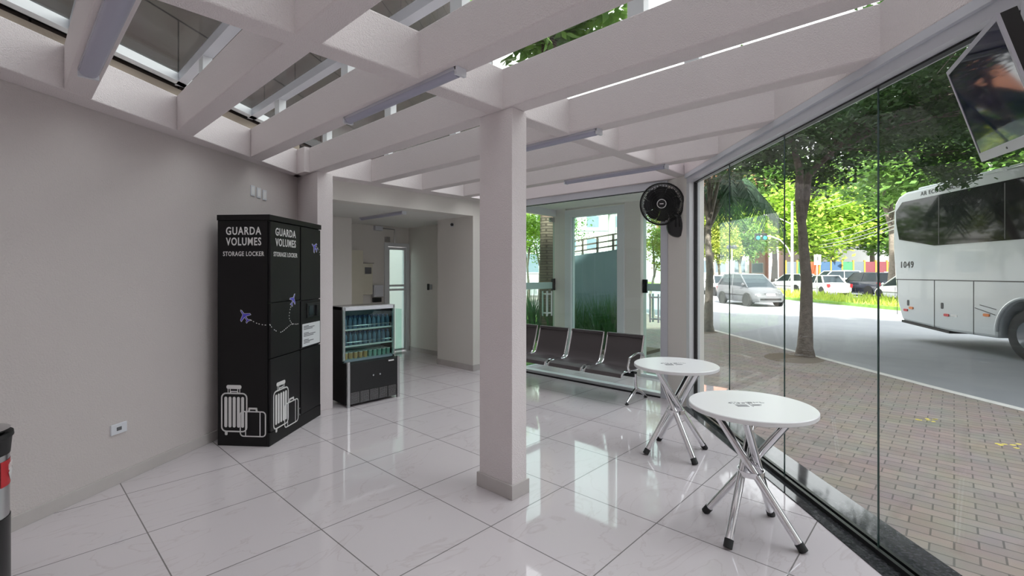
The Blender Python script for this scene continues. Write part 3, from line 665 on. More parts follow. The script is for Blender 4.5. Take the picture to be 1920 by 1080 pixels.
for k in range(3):
    t = on_left(1.748+k*.075, 2.395-.008*k, 0, 0, 'blank_plate', 'white blank cover plate high above the locker, %s of three' % ('leftmost', 'middle', 'rightmost')[k], 'cover plate', 'cover plates above the locker')
    MB().box(-.031, -.009, -.055, .031, 0, .055).build('plate', 'whitepl', t, bevel=.004)
    MB().box(-.02, -.011, -.038, .02, -.009, .038).build('plate_insert', 'white', t, bevel=.001)
cm = thing('security_camera', 'small round security camera on the corridor pier', 'camera', (5.05, 6.05, 2.34)); MB().lathe([(0, 0), (.035, .0), (.035, .02), (.02, .04), (0, .045)], (0, 0, 0), 20, (-1, 0, 0)).build('mount', 'whitepl', cm); MB().lathe([(0, .03), (.024, .03), (.024, .055), (0, .065)], (0, 0, 0), 20, (-.8, -.6, 0)).build('lens', 'blackpl', cm)
bxs = [('breaker_cabinet', 'tall cream cabinet at the corridor end', 'cabinet', 4.02, 4.40, .0, 1.95, .22, 'cream'), ('meter_box', 'cream meter box with a small grey window', 'meter box', 4.46, 4.66, 1.15, 1.72, .10, 'cream'),
       ('junction_box', 'pale junction box beside the corridor door', 'junction box', 4.70, 4.90, 1.10, 1.32, .08, 'whitepl')]
for nm, lab, cat, u0, u1, z0, z1, dp, m in bxs:
    t = thing(nm, lab, cat, ((u0+u1)/2, 7.97, z0)); w = (u1-u0)/2
    MB().box(-w, -dp, 0, w, 0, z1-z0).build('box_body', m, t, bevel=.004)
    if nm == 'meter_box': MB().box(-.06, -dp-.006, .38, .07, -dp, .50).build('meter_window', 'ink', t); MB().box(-w-.02, -dp-.01, z1-z0, w+.02, 0, z1-z0+.012).build('hood', 'steel', t)
    if nm == 'junction_box': MB().box(-.09, -.06, -.10, .07, 0, -.02).build('cable_connector', 'blackpl', t); MB().box(-w+.02, -dp-.004, .03, w-.02, -dp, .19).build('box_lid', 'whitepl', t)
    if nm == 'breaker_cabinet': MB().box(-w+.02, -dp-.005, .06, w-.02, -dp, z1-.06).build('cabinet_door', 'cream', t)
cd = thing('wall_conduit', 'grey conduit run above the corridor door', 'conduit', (5.15, 7.98, 2.13))
MB().tube([(0.05, 0, 0), (.05, 0, .26), (-.25, 0, .27)], .012, 8).build('pipe', 'steel', cd); MB().box(-.40, -.05, .22, -.24, .02, .30).build('emergency_lamp', 'whitepl', cd); MB().box(-.16, -.05, 0.01, -.08, .02, .11).build('sensor', 'steel', cd)
sw = thing('light_switch', 'dark switch plate on the corridor right wall', 'switch', (5.54, 7.35, 1.28)); MB().box(-.012, -.03, -.06, 0, .03, .06).build('plate', 'blackpl', sw, bevel=.002); MB().box(-.012, -.12, -.05, 0, -.05, .05).build('plate_cover', 'steel', sw, bevel=.002)
pp = thing('fuse_panel', 'pale green flush panel on the corridor right wall', 'panel', (5.54, 6.62, 1.12)); MB().box(-.014, -.16, 0, 0, .13, .62).build('panel_frame', 'cream', pp); MB().box(-.018, -.14, .02, -.014, .11, .60).build('panel_door', 'cream', pp)

#@@OUT
# ================================================================== outside
def P2(l): return [cw(*p) for p in l]
ZS, ZR = -.02, -.12
struct('ground_road', MB().prism(P2([(-60, -30), (140, -30), (140, 240), (-60, 240)]), -.4, ZR), 'road', label='grey asphalt road')
KB = [(5.95, -10), (5.79, 5.36), (5.72, 6.3), (5.68, 7.29), (5.64, 8.7), (5.57, 9.66), (5.45, 12.86), (5.38, 13.9), (5.2, 18), (4.6, 26), (3, 38), (-3, 52), (-14, 64)]
struct('ground_sidewalk', MB().prism(P2([(-20, -2.9), (-9, -2.9)]+[(9, -2.9)][:0]+[(5.9, -2.9)]+KB[1:]+[(-20, 64)]), ZR-.1, ZS), 'pave', label='brick paved sidewalk')
kb = MB()
for (a, b_) in zip(KB, KB[1:]):
    d = (Vector(b_)-Vector(a)).normalized(); q = Vector((d.y, -d.x))*.13
    kb.prism(P2([a, b_, tuple(Vector(b_)+q), tuple(Vector(a)+q)]), ZR-.05, ZS+.004)
struct('ground_kerb', kb, 'kerb', label='pale concrete kerb')
struct('ground_lawn', MB().prism([(5.78, 5.16), (7.9, 5.16), (8.2, 7.2), (12.5, 9.0), (14, 16), (5.78, 16)], ZS-.03, .03), 'lawn', label='green lawn beside the entrance')
struct('ground_bed', MB().prism([(7.9, 4.3), (8.95, 4.3), (8.95, 7.2), (7.9, 7.2)], ZS-.03, .04), 'soil')
struct('ground_verge', MB().prism(P2([(17.2, 4), (21, 4), (21.4, 46), (24, 90), (19, 90), (17.0, 46)]), ZR-.02, ZR+.14), 'lawn', label='raised grassy median of the road')
random.seed(11)
gb = MB()
for i in range(9000):
    Y = random.uniform(16, 56); X = random.uniform(17.2, 20.9); h = random.uniform(.12, .42)*(.7+.5*math.sin(X*3+Y)); h = max(h, .1)
    p = Vector((*cw(X, Y), ZR+.13)); a = random.uniform(0, 6.28); w = Vector((math.cos(a), math.sin(a), 0))*.035; l = Vector((random.gauss(0, .07), random.gauss(0, .07), h))
    gb.add([p-w, p+w, p+l+w*.2, p+l-w*.2], [(0, 1, 2, 3)])
tag(gb.build('median_grass', 'vergeg'), 'tall sunlit yellow-green grass on the road median', 'grass', None, 'stuff')
gb = MB()
for i in range(2600):
    X, Y = random.uniform(5.8, 12), random.uniform(5.2, 15)
    if (X > 7.9 and Y < 7.2+.4*(X-8)) or (X < 7.4 and 9.4 < Y < 10): continue
    p = Vector((X, Y, .028)); a = random.uniform(0, 6.28); w = Vector((math.cos(a), math.sin(a), 0))*.012
    gb.add([p-w, p+w, p+Vector((random.gauss(0, .03), random.gauss(0, .03), random.uniform(.05, .13)))], [(0, 1, 2)])
tag(gb.build('lawn_grass', 'leafmid'), 'short green grass blades of the lawn by the entrance', 'grass', None, 'stuff')
# tall grass clumps in front of the blue wall
def clump(loc, label):
    t = MB()
    for k in range(90):
        a = random.uniform(0, 6.28); r = random.uniform(0, .12); h = random.uniform(.6, 1.15); lean = random.uniform(.05, .45); d = Vector((math.cos(a), math.sin(a), 0)); q = Vector((-d.y, d.x, 0))*.009
        p = [d*r, d*(r+lean*.3)+Vector((0, 0, h*.55)), d*(r+lean)+Vector((0, 0, h))]
        t.add([p[0]-q, p[0]+q, p[1]+q, p[1]-q, p[2]], [(0, 1, 2, 3), (3, 2, 4)])
    o = t.build('tall_grass_clump', 'blade'); o.location = loc
    return tag(o, label, 'plant', 'tall grass clumps by the blue wall')
c0 = clump((8.3, 5.0, .04), 'tall dark green grass clump in front of the blue-grey wall')
for i in range(13):
    c = c0.copy(); C.objects.link(c); c.location = (8.05+random.random()*.4, 4.75+i*.19, .04); c.rotation_euler = (0, 0, random.uniform(0, 6)); s = random.uniform(.8, 1.1); c.scale = (s, s, s)
# blue wall with its railing
bw = thing('ramp_wall', 'blue-grey ramp wall with bronze railing beyond the entrance', 'wall', (9.0, 5.0, 0))
MB().extr([(0, -.3), (2.1, -.3), (2.1, 1.88), (0, 2.08)], (0, 0, 0), (0, 1, 0), (0, 0, 1), (.15, 0, 0)).build('wall_body', 'bluewall', bw)
for k in range(6):
    y = .04+k*.4; z = 2.08-.095*y; MB().box(.05, y-.018, z, .09, y+.018, z+.36).build('rail_post', 'darkrail', bw)
for h in (.10, .22, .35): MB().extr([(0, 2.08+h-.015), (2.1, 1.88+h-.015), (2.1, 1.88+h+.015), (0, 2.08+h+.015)], (.05, 0, 0), (0, 1, 0), (0, 0, 1), (.04, 0, 0)).build('rail_bar', 'darkrail', bw)
ec = thing('concrete_post', 'pale concrete post beyond the ramp railing', 'post', (*cw(2.95, 14), -.02)); MB().cyl((0, 0, 0), (0, 0, 7), .13, .1).build('post_shaft', 'conc', ec)

# ------------------------------------------------------------------ trees
def leafquads(mb, c, r, n, size, squash=.75, droop=0):
    c = Vector(c); k = max(6, n//45)
    cl = []
    for _ in range(k):
        v = Vector((random.gauss(0, 1), random.gauss(0, 1), random.gauss(0, 1))).normalized()*r*(random.random()**.45); v.z *= squash; cl.append(c+v)
    vs = mb.v; fs = mb.f; sm = mb.sm
    for i in range(n):
        q = cl[i % k]; g = r*.17
        p = (q.x+random.gauss(0, g), q.y+random.gauss(0, g), q.z+random.gauss(0, g*.6))
        a = random.uniform(0, 6.283); t = random.gauss(0, .5)-droop
        ux, uy, uz = math.cos(a)*math.cos(t), math.sin(a)*math.cos(t), math.sin(t); L = size*random.uniform(.6, 1.3); b_ = random.uniform(-.6, .6)
        wx, wy, wz = -math.sin(a)*math.cos(b_), math.cos(a)*math.cos(b_), math.sin(b_); w = L*.3; o = len(vs)
        vs += [p, (p[0]+ux*L*.5+wx*w, p[1]+uy*L*.5+wy*w, p[2]+uz*L*.5+wz*w), (p[0]+ux*L, p[1]+uy*L, p[2]+uz*L), (p[0]+ux*L*.5-wx*w, p[1]+uy*L*.5-wy*w, p[2]+uz*L*.5-wz*w)]
        fs.append((o, o+1, o+2, o+3)); sm.append(False)
def tree(name, label, X, Y, trunk, rad, blobs, n, size, leaf, bark='bark', group=None, cat='tree', squash=.75, z0=ZS, forks=None):
    """trunk: points in the view-aligned frame relative to the base; blobs: (x, y, z, r) in the same frame"""
    t = thing(name, label, cat, (*cw(X, Y), z0), 0, group)
    W_ = lambda p: Vector((*cw(p[0], p[1]), p[2]))
    tp = [W_(p) for p in trunk]; m = len(tp)
    tk = MB(); rr = [rad*(1.35 if i == 0 else 1-.45*i/(m-1)) for i in range(m)]; tk.tube([tp[0]+Vector((0, 0, -.05))]+[tp[0]+Vector((0, 0, .18))]+tp[1:], [rad*1.5, rad*1.08]+rr[1:], 14); tk.build('trunk', bark, t)
    bt = MB(); ends = [tp[-1]]; kb_ = min(.5, 1.15/math.sqrt(len(blobs)))
    if forks:
        ends = []
        for fk in forks:
            fp = [tp[-1]-Vector((0, 0, .12))]+[W_(p) for p in fk]; bt.tube(fp, [rad*.62, rad*.58, rad*.5, rad*.34][:len(fp)], 10); ends.append(fp[-1])
    for (x, y, z, r) in blobs:
        e = W_((x, y, z)); s = min(ends, key=lambda q: (q-e).length); mid = s.lerp(e, .42)+Vector((random.gauss(0, r*.1), random.gauss(0, r*.1), (e.z-s.z)*.22+r*.05))
        q1 = s.lerp(mid, .5)+Vector((0, 0, (mid.z-s.z)*.18)); q2 = mid.lerp(e, .5)+Vector((random.gauss(0, r*.06), 0, r*.07)); bt.tube([s-Vector((0, 0, .1)), q1, mid, q2, e], [rad*kb_, rad*kb_*.75, rad*kb_*.45, rad*kb_*.28, rad*.04], 7)
        for _ in range(3):
            d = Vector((random.gauss(0, 1), random.gauss(0, 1), random.gauss(.2, .6))).normalized()*r*.8; bt.tube([mid.lerp(e, random.uniform(.2, 1)), e+d*.5, e+d], [rad*.09, rad*.06, rad*.03], 5)
    bt.build('branches', bark, t)
    f = MB(); tot = sum(b_[3]**2 for b_ in blobs)
    for (x, y, z, r) in blobs: leafquads(f, W_((x, y, z)), r, int(n*r*r/tot), size, squash)
    f.build('foliage', leaf, t); return t
# dark street tree right outside the glass
tree('street_tree', 'dark leafy street tree with a bent forked trunk at the kerb', 5.50, 8.9,
     [(0, 0, 0), (.02, 0, .7), (.03, 0, 1.4), (-.03, 0, 2.1), (-.07, .0, 2.65)], .125,
     [(-.3, -.5, 4.3, 1.3), (.9, .3, 4.6, 1.5), (2.3, -.2, 4.9, 1.5), (3.5, -1.0, 4.9, 1.4), (1.2, -2.2, 5.2, 1.4), (-.7, 1.4, 5.0, 1.3), (1.6, 2.0, 5.6, 1.7), (3.2, 1.6, 5.0, 1.5), (2.3, -1.6, 4.2, .9), (4.6, .8, 5.2, 1.6), (.2, 2.8, 4.9, 1.2), (3.6, -2.6, 5.4, 1.3), (-1.0, .4, 3.95, .85), (3.1, .2, 3.75, .8), (.9, 1.0, 3.7, .7), (-.2, 3.8, 5.2, 1.2), (5.6, -1.2, 5.2, 1.4)], 66000, .12, 'leafdark', 'bark', squash=.62, forks=[[(-.11, 0, 3.0), (-.16, -.1, 3.45), (-.45, -.3, 4.1)], [(.05, .05, 3.0), (.12, .1, 3.4), (.7, .1, 4.0)]])
# palm-like tree nearer the corner
t1 = tree('drooping_tree', 'slim street tree with olive crown by the window corner', 5.25, 12.7, [(0, 0, 0), (.02, 0, .8), (.05, 0, 1.6), (.0, 0, 2.4), (.02, 0, 3.0)], .12,
     [(-.6, 0, 4.4, .9), (.35, .2, 4.5, .9), (0, .4, 5.3, 1.1), (-1.0, .8, 5.2, 1.0), (1.0, -.3, 5.2, .9)], 11000, .10, 'leafolive', 'bark2')
def palm(name, label, X, Y, h, rad, nf, L, crown_h, group=None, leaf='leafblue', dr=1.0, lean=(0, 0)):
    t = thing(name, label, 'palm tree', (*cw(X, Y), ZS), 0, group)
    ln_ = Vector((*cw(*lean), 0)); MB().tube([(0, 0, -.05), ln_*.2+Vector((0, 0, h*.3)), ln_*.65+Vector((0, 0, h*.7)), ln_+Vector((0, 0, h))], [rad*1.2, rad, rad*.9, rad*.8], 14).build('trunk', 'bark2', t)
    f = MB()
    for k in range(nf):
        a = 2*math.pi*k/nf+random.uniform(-.2, .2); d = Vector((math.cos(a), math.sin(a), 0)); e = random.uniform(.2, 1.2); Lk = L*random.uniform(.8, 1.1); pts = []
        for i in range(13):
            s = i/12; pts.append(ln_+Vector((0, 0, h))+d*Lk*(s*math.cos(e)*.9)+Vector((0, 0, Lk*(s*math.sin(e)-dr*s*s*.95))))
        for p, q in zip(pts, pts[1:]):
            dd = (q-p).normalized(); sd = dd.cross(Vector((0, 0, 1))).normalized()
            for j in range(4):
                b_ = p.lerp(q, j/4)
                for s_ in (-1, 1):
                    tip = b_+sd*s_*Lk*.17+dd*.07+Vector((0, 0, -Lk*.26*random.uniform(.6, 1.2))); w = dd*.016
                    f.add([b_-w, b_+w, b_.lerp(tip, .5)+w*1.3, tip, b_.lerp(tip, .5)-w*1.3], [(0, 1, 2, 3, 4)])
        f.tube(pts, .012, 4)
    f.build('fronds', leaf, t); return t
palm('drooping_palm', 'dark drooping palm beside the slim street tree', 4.95, 14.6, 4.3, .11, 30, 1.75, 4, dr=1.15, lean=(1.7, 0))

random.seed(5)
far = [  # X, Y, height of crown centre, radius, leaf, label
 (33.0, 52, 7.8, 5.6, 'leaflime', 'bright lime green tree behind the fence, left one', 16000), (41.0, 54, 8.5, 5.6, 'leafmid', 'bright green tree behind the fence, nearer the bus', 16000), (38.5, 57, 10.5, 5.5, 'leaflime', 'high lime green tree between two trees behind the fence', 13000),
 (36.5, 66, 13.0, 7.0, 'leafmid', 'tall mid green tree behind the lime trees', 14000), (46, 56, 10.5, 6.0, 'leafdark', 'dark green tree rising behind the bus roof', 9000),
 (24.0, 50, 5.2, 2.8, 'leafmid', 'small green tree left of the lamp post', 5000), (20.5, 47, 4.6, 2.3, 'leafyel', 'small yellow-green tree near the traffic light', 8000),
 (17.9, 52, 5.6, 2.7, 'leafmid', 'green tree behind the silver car', 9000), (16.9, 40, 5.2, 1.9, 'leafyel', 'yellow leafed tree left of the silver car', 8000),
 (27.5, 66, 8.5, 4.2, 'leafmid', 'far green tree left of the tall pole', 5000), (24, 30, 9.0, 3.6, 'leafmid', 'green roadside tree high above the bus', 7000),
 (28, 24, 8.5, 4.0, 'leafmid', 'green tree at the right edge above the television', 7000), (18.6, 19.5, 6.6, 3.3, 'leafmid', 'green median tree right behind the bus roof', 14000), (23, 17.5, 10.5, 3.2, 'leafmid', 'pale green tree top at the upper right', 6000)]
for X, Y, h, r, lf_, lab, n in far:
    bl_ = [(0, 0, h, r*.75), (-r*.55, 0, h-r*.25, r*.6), (r*.55, .5, h-r*.2, r*.6), (0, -r*.3, h-r*.5, r*.55), (r*.2, 0, h+r*.4, r*.55), (-r*.4, .4, h+r*.25, r*.5)]
    tree('roadside_tree', lab, X, Y, [(0, 0, 0), (.1, 0, h*.25), (0, 0, h*.5)], r*.055+.05, bl_, n, r*.085+.09, lf_, 'bark', z0=ZR)
# trees seen through the far entrance
tree('garden_tree', 'small green tree on the lawn left of the thick trunk', .55, 17, [(0, 0, 0), (.05, 0, 1), (0, 0, 1.8)], .06, [(-.2, 0, 2.9, .9), (.3, 0, 3.3, .8), (-.5, .2, 3.6, .9)], 5000, .12, 'leaflime')
tree('garden_tree', 'young tree with a thin crooked trunk by the right entrance', 4.9, 16.5, [(0, 0, 0), (-.1, 0, .8), (.05, 0, 1.5)], .06, [(0, 0, 2.5, .6), (.3, 0, 2.0, .4), (.1, 0, 3.3, .8)], 3500, .10, 'leafyel', 'bark2')
tree('garden_tree', 'leafy tree behind the lawn, left of the entrance door', 1.6, 27, [(0, 0, 0), (0, 0, 1), (0, 0, 2)], .12, [(0, 0, 3.4, 1.6), (1.2, 0, 4.2, 1.5), (-1, 0, 4.2, 1.5)], 6000, .16, 'leafmid')
tk = thing('thick_trunk_tree', 'thick brown banded palm trunk on the lawn', 'tree', (*cw(.80, 10.6), .0))
MB().tube([(0, 0, -.05), (0, 0, .4), (0.0, 0, 2.6), (.05, 0, 7)], [.24, .20, .17, .17], 18).build('trunk', brick('palm_bark', .3, .06, (.19, .14, .11), (.14, .105, .085), (.07, .05, .04), .01, plane='XZ', rough=.9), tk)
f = MB(); leafquads(f, (0, 0, 7.4), 1.6, 3000, .3, .5); f.build('crown', 'leafmid', tk)

# ------------------------------------------------------------------ bus
bd_ = cw(-.115, -.993); bo = cw(8.53+.116*12.4, 12.4)
bus = thing('coach_bus', 'large white coach bus passing on the road', 'bus', (*bo, ZR), math.atan2(bd_[1], bd_[0]))
BL = 12.0; WC = 3.65; WR = .62
def arch(cx, n=14): return [(cx-math.cos(math.pi*k/n)*WR, .50+math.sin(math.pi*k/n)*WR*1.08) for k in range(n+1)]
base = [(.36, .46), (1.83, .36)]+[(WC-WR, .37)]+arch(WC)+[(WC+WR, .37), (9.6-WR, .36)]+arch(9.6)+[(9.6+WR, .36), (BL-.1, .38), (BL, .6), (BL, 1.8), (BL-.35, 3.3), (BL-.8, 3.66), (BL-1.2, 3.736)]
top = [(.45, 3.70), (.2, 3.62), (.05, 3.45), (.0, 3.2), (-.02, 2.4), (.06, 1.5), (.16, .9), (.3, .55)]
bb = MB(); outline = base+top
# rounded cantrail: three slabs narrowing at the roof
bb.extr(outline, (0, 0, 0), (1, 0, 0), (0, 0, 1), (0, 2.5, 0))
bb.build('body', 'buswhite', bus, bevel=.06)
MB().box(.5, .25, 3.73, BL-1.5, 2.25, 3.80).build('roof_unit', 'buswhite', bus, bevel=.05)
for side in (0, 1):
    y0 = -.012 if side == 0 else 2.5; o = (0, y0, 0)
    wp = [(.12, 3.25), (.13, 2.95), (.24, 2.52), (1.42, 2.30), (10.9, 2.30), (11.2, 2.5), (11.0, 3.3), (10.6, 3.46), (.35, 3.46)]
    sg = MB().extr(wp, o, (1, 0, 0), (0, 0, 1), (0, .012, 0)).build('window_band', 'busglass', bus)
for x in (1.55, 3.2, 4.85, 6.5, 8.15, 9.8): MB().box(x-.012, -.015, 2.33, x+.012, -.012, 3.42).build('window_joint', 'rail', bus)
sm_ = MB().box(.1, -.006, 1.49, BL-.1, 0, 1.512)
for x, z0 in ((.16, .6), (1.40, .40), (2.47, .38), (5.2, .38), (6.7, .38), (8.2, .38)): sm_.box(x-.007, -.005, z0, x+.007, 0, 1.49)
sm_.build('panel_seams', 'seam', bus)
MB().extr([(.34, .42), (1.85, .315), (1.85, .37), (.34, .475)], (0, -.015, 0), (1, 0, 0), (0, 0, 1), (0, 2.5, 0)).build('bumper_trim', 'rubber', bus)
for x, z, m, nm in ((.66, .80, 'amber', 'side_lamp'), (.47, .735, 'red', 'side_lamp'), (1.76, .72, 'red', 'side_lamp'), (2.78, .81, 'amber', 'side_lamp')):
    MB().extr([(x+a*.07, z+b_*.03) for a, b_ in rrect(-1, -1, 1, 1, .5)], (0, -.016, 0), (1, 0, 0), (0, 0, 1), (0, .016, 0)).build(nm, m, bus)
for x in (.55, 1.63): MB().extr([(x+a*.035, .92+b_*.07) for a, b_ in rrect(-1, -1, 1, 1, .5)], (0, -.006, 0), (1, 0, 0), (0, 0, 1), (0, .006, 0)).build('flap_handle', 'seam', bus)
MB().box(1.88, -.004, .70, 2.05, 0, .745).build('reflector', 'letter', bus)
MB().extr([(2.62, 1.0), (3.0, .93), (3.0, .945), (2.62, 1.015)], (0, -.004, 0), (1, 0, 0), (0, 0, 1), (0, .004, 0)).extr([(2.5, .93), (2.98, .82), (2.98, .835), (2.5, .945)], (0, -.004, 0), (1, 0, 0), (0, 0, 1), (0, .004, 0)).build('skirt_crease', 'seam', bus)
text('1049', (.52, -.004, 1.875), (1, 0, 0), (0, 0, 1), .44, .165, 'rail', bus, 'fleet_number', .02)
text('AR ECOLOGICO', (1.55, -.004, 3.57), (1, 0, 0), (0, 0, 1), 1.15, .10, 'rail', bus, 'roof_lettering', .01)
MB().tube([(WC-math.cos(math.pi*k/18)*(WR+.03), -.004, .50+math.sin(math.pi*k/18)*(WR+.03)*1.08) for k in range(19)], .032, 8).build('wheel_arch_lip', 'buswhite', bus)
for wx in (WC, 9.6):
    for wy in (.04, 2.16):
        w = MB(); w.lathe([(.27, 0), (.30, -.0), (.44, .0), (.49, .03), (.5, .08), (.5, .26), (.46, .30), (.27, .30)], (wx, wy, .5), 48, (0, 1, 0)); w = w.build('tyre', 'tyre', bus)
        s_ = 1 if wy < 1 else -1; yy = wy+(0 if wy < 1 else .30)
        MB().lathe([(.29, .0), (.28, .03), (.20, .10), (.15, .10), (.13, .02), (.09, .0), (0, -.01)], (wx, yy, .5), 36, (0, s_, 0)).build('wheel_hub', 'hub', w)
for q in (WC, 9.6): MB().box(q-.7, .36, .45, q+.7, 2.14, 1.18).build('wheel_housing', 'rubber', bus)

# ------------------------------------------------------------------ cars
def car(X, Y, hx, hy, L, Wd, H, paint, label, style='hatch', wh=.31):
    d = cw(hx, hy); t = thing('car', label, 'car', (*cw(X, Y), ZR), math.atan2(d[1], d[0]))
    h = L/2; w = Wd/2; S = dict(hatch=dict(b=-.47, rr=-.36, rf=.06, wf=.30, hood=.56, nose=.42, tail=.60), sedan=dict(b=-.33, rr=-.20, rf=.08, wf=.26, hood=.60, nose=.47, tail=.60), suv=dict(b=-.48, rr=-.40, rf=.10, wf=.26, hood=.62, nose=.52, tail=.62))[style]
    bz = .62*H
    st = [(-.5, .84, S['tail']*H*.8), (-.485, .92, S['tail']*H*.97), (-.40, .98, bz), (S['b'], .99, bz), (0, 1.0, bz*.98), (S['wf'], .99, S['hood']*H*1.0), (.40, .95, (S['hood']*.55+S['nose']*.45)*H), (.46, .88, S['nose']*H), (.495, .74, S['nose']*H*.82)]
    st.sort(); mb = MB(); n = 0; rows = []
    for fx, k, zb in st:
        x = fx*L; ww = w*k; zl = .20 if abs(fx) < .45 else .24
        rows.append([(x, 0, zl), (x, ww*.90, zl), (x, ww*.985, zl+.12), (x, ww, zb*.62), (x, ww*.97, zb*.86), (x, ww*.90, zb), (x, ww*.5, zb+.02*H), (x, 0, zb+.025*H), (x, -ww*.5, zb+.02*H), (x, -ww*.90, zb), (x, -ww*.97, zb*.86), (x, -ww, zb*.62), (x, -ww*.985, zl+.12), (x, -ww*.90, zl)])
    m = 14; vs = [p for r_ in rows for p in r_]; fs = [(i*m+j, i*m+(j+1) % m, (i+1)*m+(j+1) % m, (i+1)*m+j)[::-1] for i in range(len(rows)-1) for j in range(m)]
    fs += [tuple(range(m)), tuple((len(rows)-1)*m+j for j in range(m))[::-1]]
    mb.add(vs, fs, True); mb.build('body', paint, t, sharp=50)
    # greenhouse
    zt = H; yb = w*.90; yt = w*.68; b0, r0, f0, w0 = S['b']*L, S['rr']*L, S['rf']*L, S['wf']*L; zc = bz*.99
    g = [(b0, yb*.96, zc), (w0, yb*.96, S['hood']*H), (f0, yt, zt*.975), (r0, yt, zt*.975)]
    vs = g+[(x, -y, z) for x, y, z in g]
    MB().add(vs, [(0, 1, 2, 3), (7, 6, 5, 4), (1, 5, 6, 2), (0, 3, 7, 4), (3, 2, 6, 7), (0, 4, 5, 1)]).build('windows', 'carglass', t)
    MB().extr([(r0-.06, zt*.955), (f0+.08, zt*.955), (f0-.05, zt*.985), ((r0+f0)/2, zt), (r0+.05, zt*.985)], (0, -yt-.02, 0), (1, 0, 0), (0, 0, 1), (0, 2*yt+.04, 0)).build('roof', paint, t, bevel=.02)
    for s in (-1, 1):
        V = lambda p: Vector((p[0], p[1]*s, p[2]))
        a_, b_, c_, d_ = [V(p) for p in g]
        MB().tube([b_, c_], .035, 6).build('front_pillar', paint, t); MB().tube([a_, d_], .055 if style != 'sedan' else .05, 6).build('rear_pillar', paint, t)
        mm, nn = a_.lerp(b_, .50), d_.lerp(c_, .55); MB().tube([mm, nn], .03, 6).build('door_pillar', paint, t)
        MB().lathe([(0, 0), (.07, .02), (.09, .08), (.05, .13), (0, .14)], (b_.x-.25, (w*.90)*s, bz+.06), 12, (0, s, 0)).build('side_mirror', paint, t)
        MB().box(b0+.3, s*w*.993-.004, bz*.52, w0-.1, s*w*.993+.010, bz*.56).build('side_moulding', 'rail', t)
        MB().box(L*-.02-.006, s*w-.01, .3, L*-.02+.006, s*w*1.0+.003, bz*.9).build('door_seam', 'seam', t)
        hl = MB().extr([(-.16, 0), (.13, -.05), (.16, .05), (-.05, .12)], (.452*L, s*w*.66, S['nose']*H*.82), (0, s, 0), (0, 0, 1), (.06, 0, 0)); hl.build('headlamp', 'lens', t)
        MB().extr([(-.09, -.1), (.10, -.12), (.13, .14), (-.02, .16)], (-.50*L, s*w*.80, S['tail']*H*.80), (0, s, 0), (0, 0, 1), (.16, 0, 0)).build('tail_lamp', 'red', t)
        for x in (-.31*L, .32*L):
            MB().lathe([(0, 0), (wh*1.18, 0), (wh*1.18, .06), (0, .06)], (x, s*(w-.055), wh+.0), 28, (0, s, 0)).build('wheel_arch', 'rubber', t)
            ty = MB().lathe([(wh*.62, 0), (wh*.95, 0), (wh, .03), (wh, .16), (wh*.95, .19), (wh*.62, .18)], (x, s*(w-.175), wh), 28, (0, s, 0)).build('tyre', 'tyre', t)
            rm = MB().lathe([(wh*.64, .175), (wh*.6, .14), (wh*.2, .15), (0, .17)], (x, s*(w-.175), wh), 24, (0, s, 0)); rm.build('rim', 'hub', ty)
    MB().box(.487*L, -.22, .36*H*.9, .502*L, .22, .36*H*.9+.12).build('number_plate', 'plate', t); MB().box(-.505*L, -.22, .5*H, -.49*L, .22, .5*H+.12).build('number_plate', 'plate', t)
    MB().box(.462*L, -w*.36, S['nose']*H*.86, .487*L, w*.36, S['nose']*H*.95).box(.47*L, -w*.62, .20*H, .499*L, w*.62, .255*H).build('grille', 'rail', t)
    return t
car(12.45, 24.9, .07, -1, 3.75, 1.72, 1.64, 'silver', 'silver compact hatchback driving towards the window', 'hatch')
car(15.6, 35.5, -.1, -1, 4.3, 1.75, 1.5, 'wcar', 'white car partly hidden behind the silver hatchback', 'sedan')
car(24.6, 41.5, -.15, 1, 4.3, 1.75, 1.6, 'wcar', 'white car beyond the median, directly behind the bent trunk', 'hatch')
car(23.7, 36.0, .12, 1, 4.3, 1.75, 1.5, 'wcar', 'white sedan beyond the median, left of the dark sport utility car', 'sedan')
car(25.7, 34.3, .02, 1, 4.4, 1.85, 1.72, 'dcar', 'dark blue-grey sport utility car beyond the median', 'suv', .35)
car(23.5, 28.0, .1, 1, 4.2, 1.75, 1.5, 'wcar', 'white car mostly hidden behind the rear of the bus', 'hatch')
car(30.5, 45.0, -1, .1, 4.8, 1.9, 1.9, 'wcar', 'white van parked along the coloured fence', 'suv', .34)
car(36.5, 45.2, -1, .1, 4.8, 1.9, 1.8, 'wcar', 'white car parked by the fence near the bus', 'suv', .34)

# ------------------------------------------------------------------ fence, sign, poles, cables
fe = thing('coloured_fence', 'fence with yellow posts and coloured panels', 'fence', (*cw(28, 48.5), ZR), -HEAD)
cols = ['fgr', 'fg', 'fo', 'fb', 'fb', 'fg', 'fgr', 'fr', 'fr', 'fo', 'fb', 'fg', 'fy']
for i in range(14):
    MB().box(i*1.15-.07, -.07, 0, i*1.15+.07, .07, 2.95).build('fence_post', 'fy', fe)
    if i < 13: MB().box(i*1.15+.07, -.02, .3, (i+1)*1.15-.07, .02, 2.8).build('fence_panel', cols[i], fe)
sg = thing('road_sign', 'small white rectangular road sign on a pole', 'road sign', (*cw(19.3, 30), ZR), -HEAD)
MB().cyl((0, 0, 0), (0, 0, 2.85), .035).build('sign_pole', 'conc', sg); pl_ = MB().box(-.22, -.06, 2.18, .22, -.04, 2.82).build('sign_plate', 'letter', sg); MB().box(-.05, -.065, 2.45, .05, -.06, 2.7).build('sign_mark', 'ink', pl_)
lp = thing('traffic_light_pole', 'pale pole with a curved arm carrying two traffic signals', 'traffic light', (*cw(20.5, 34.7), ZR), -HEAD)
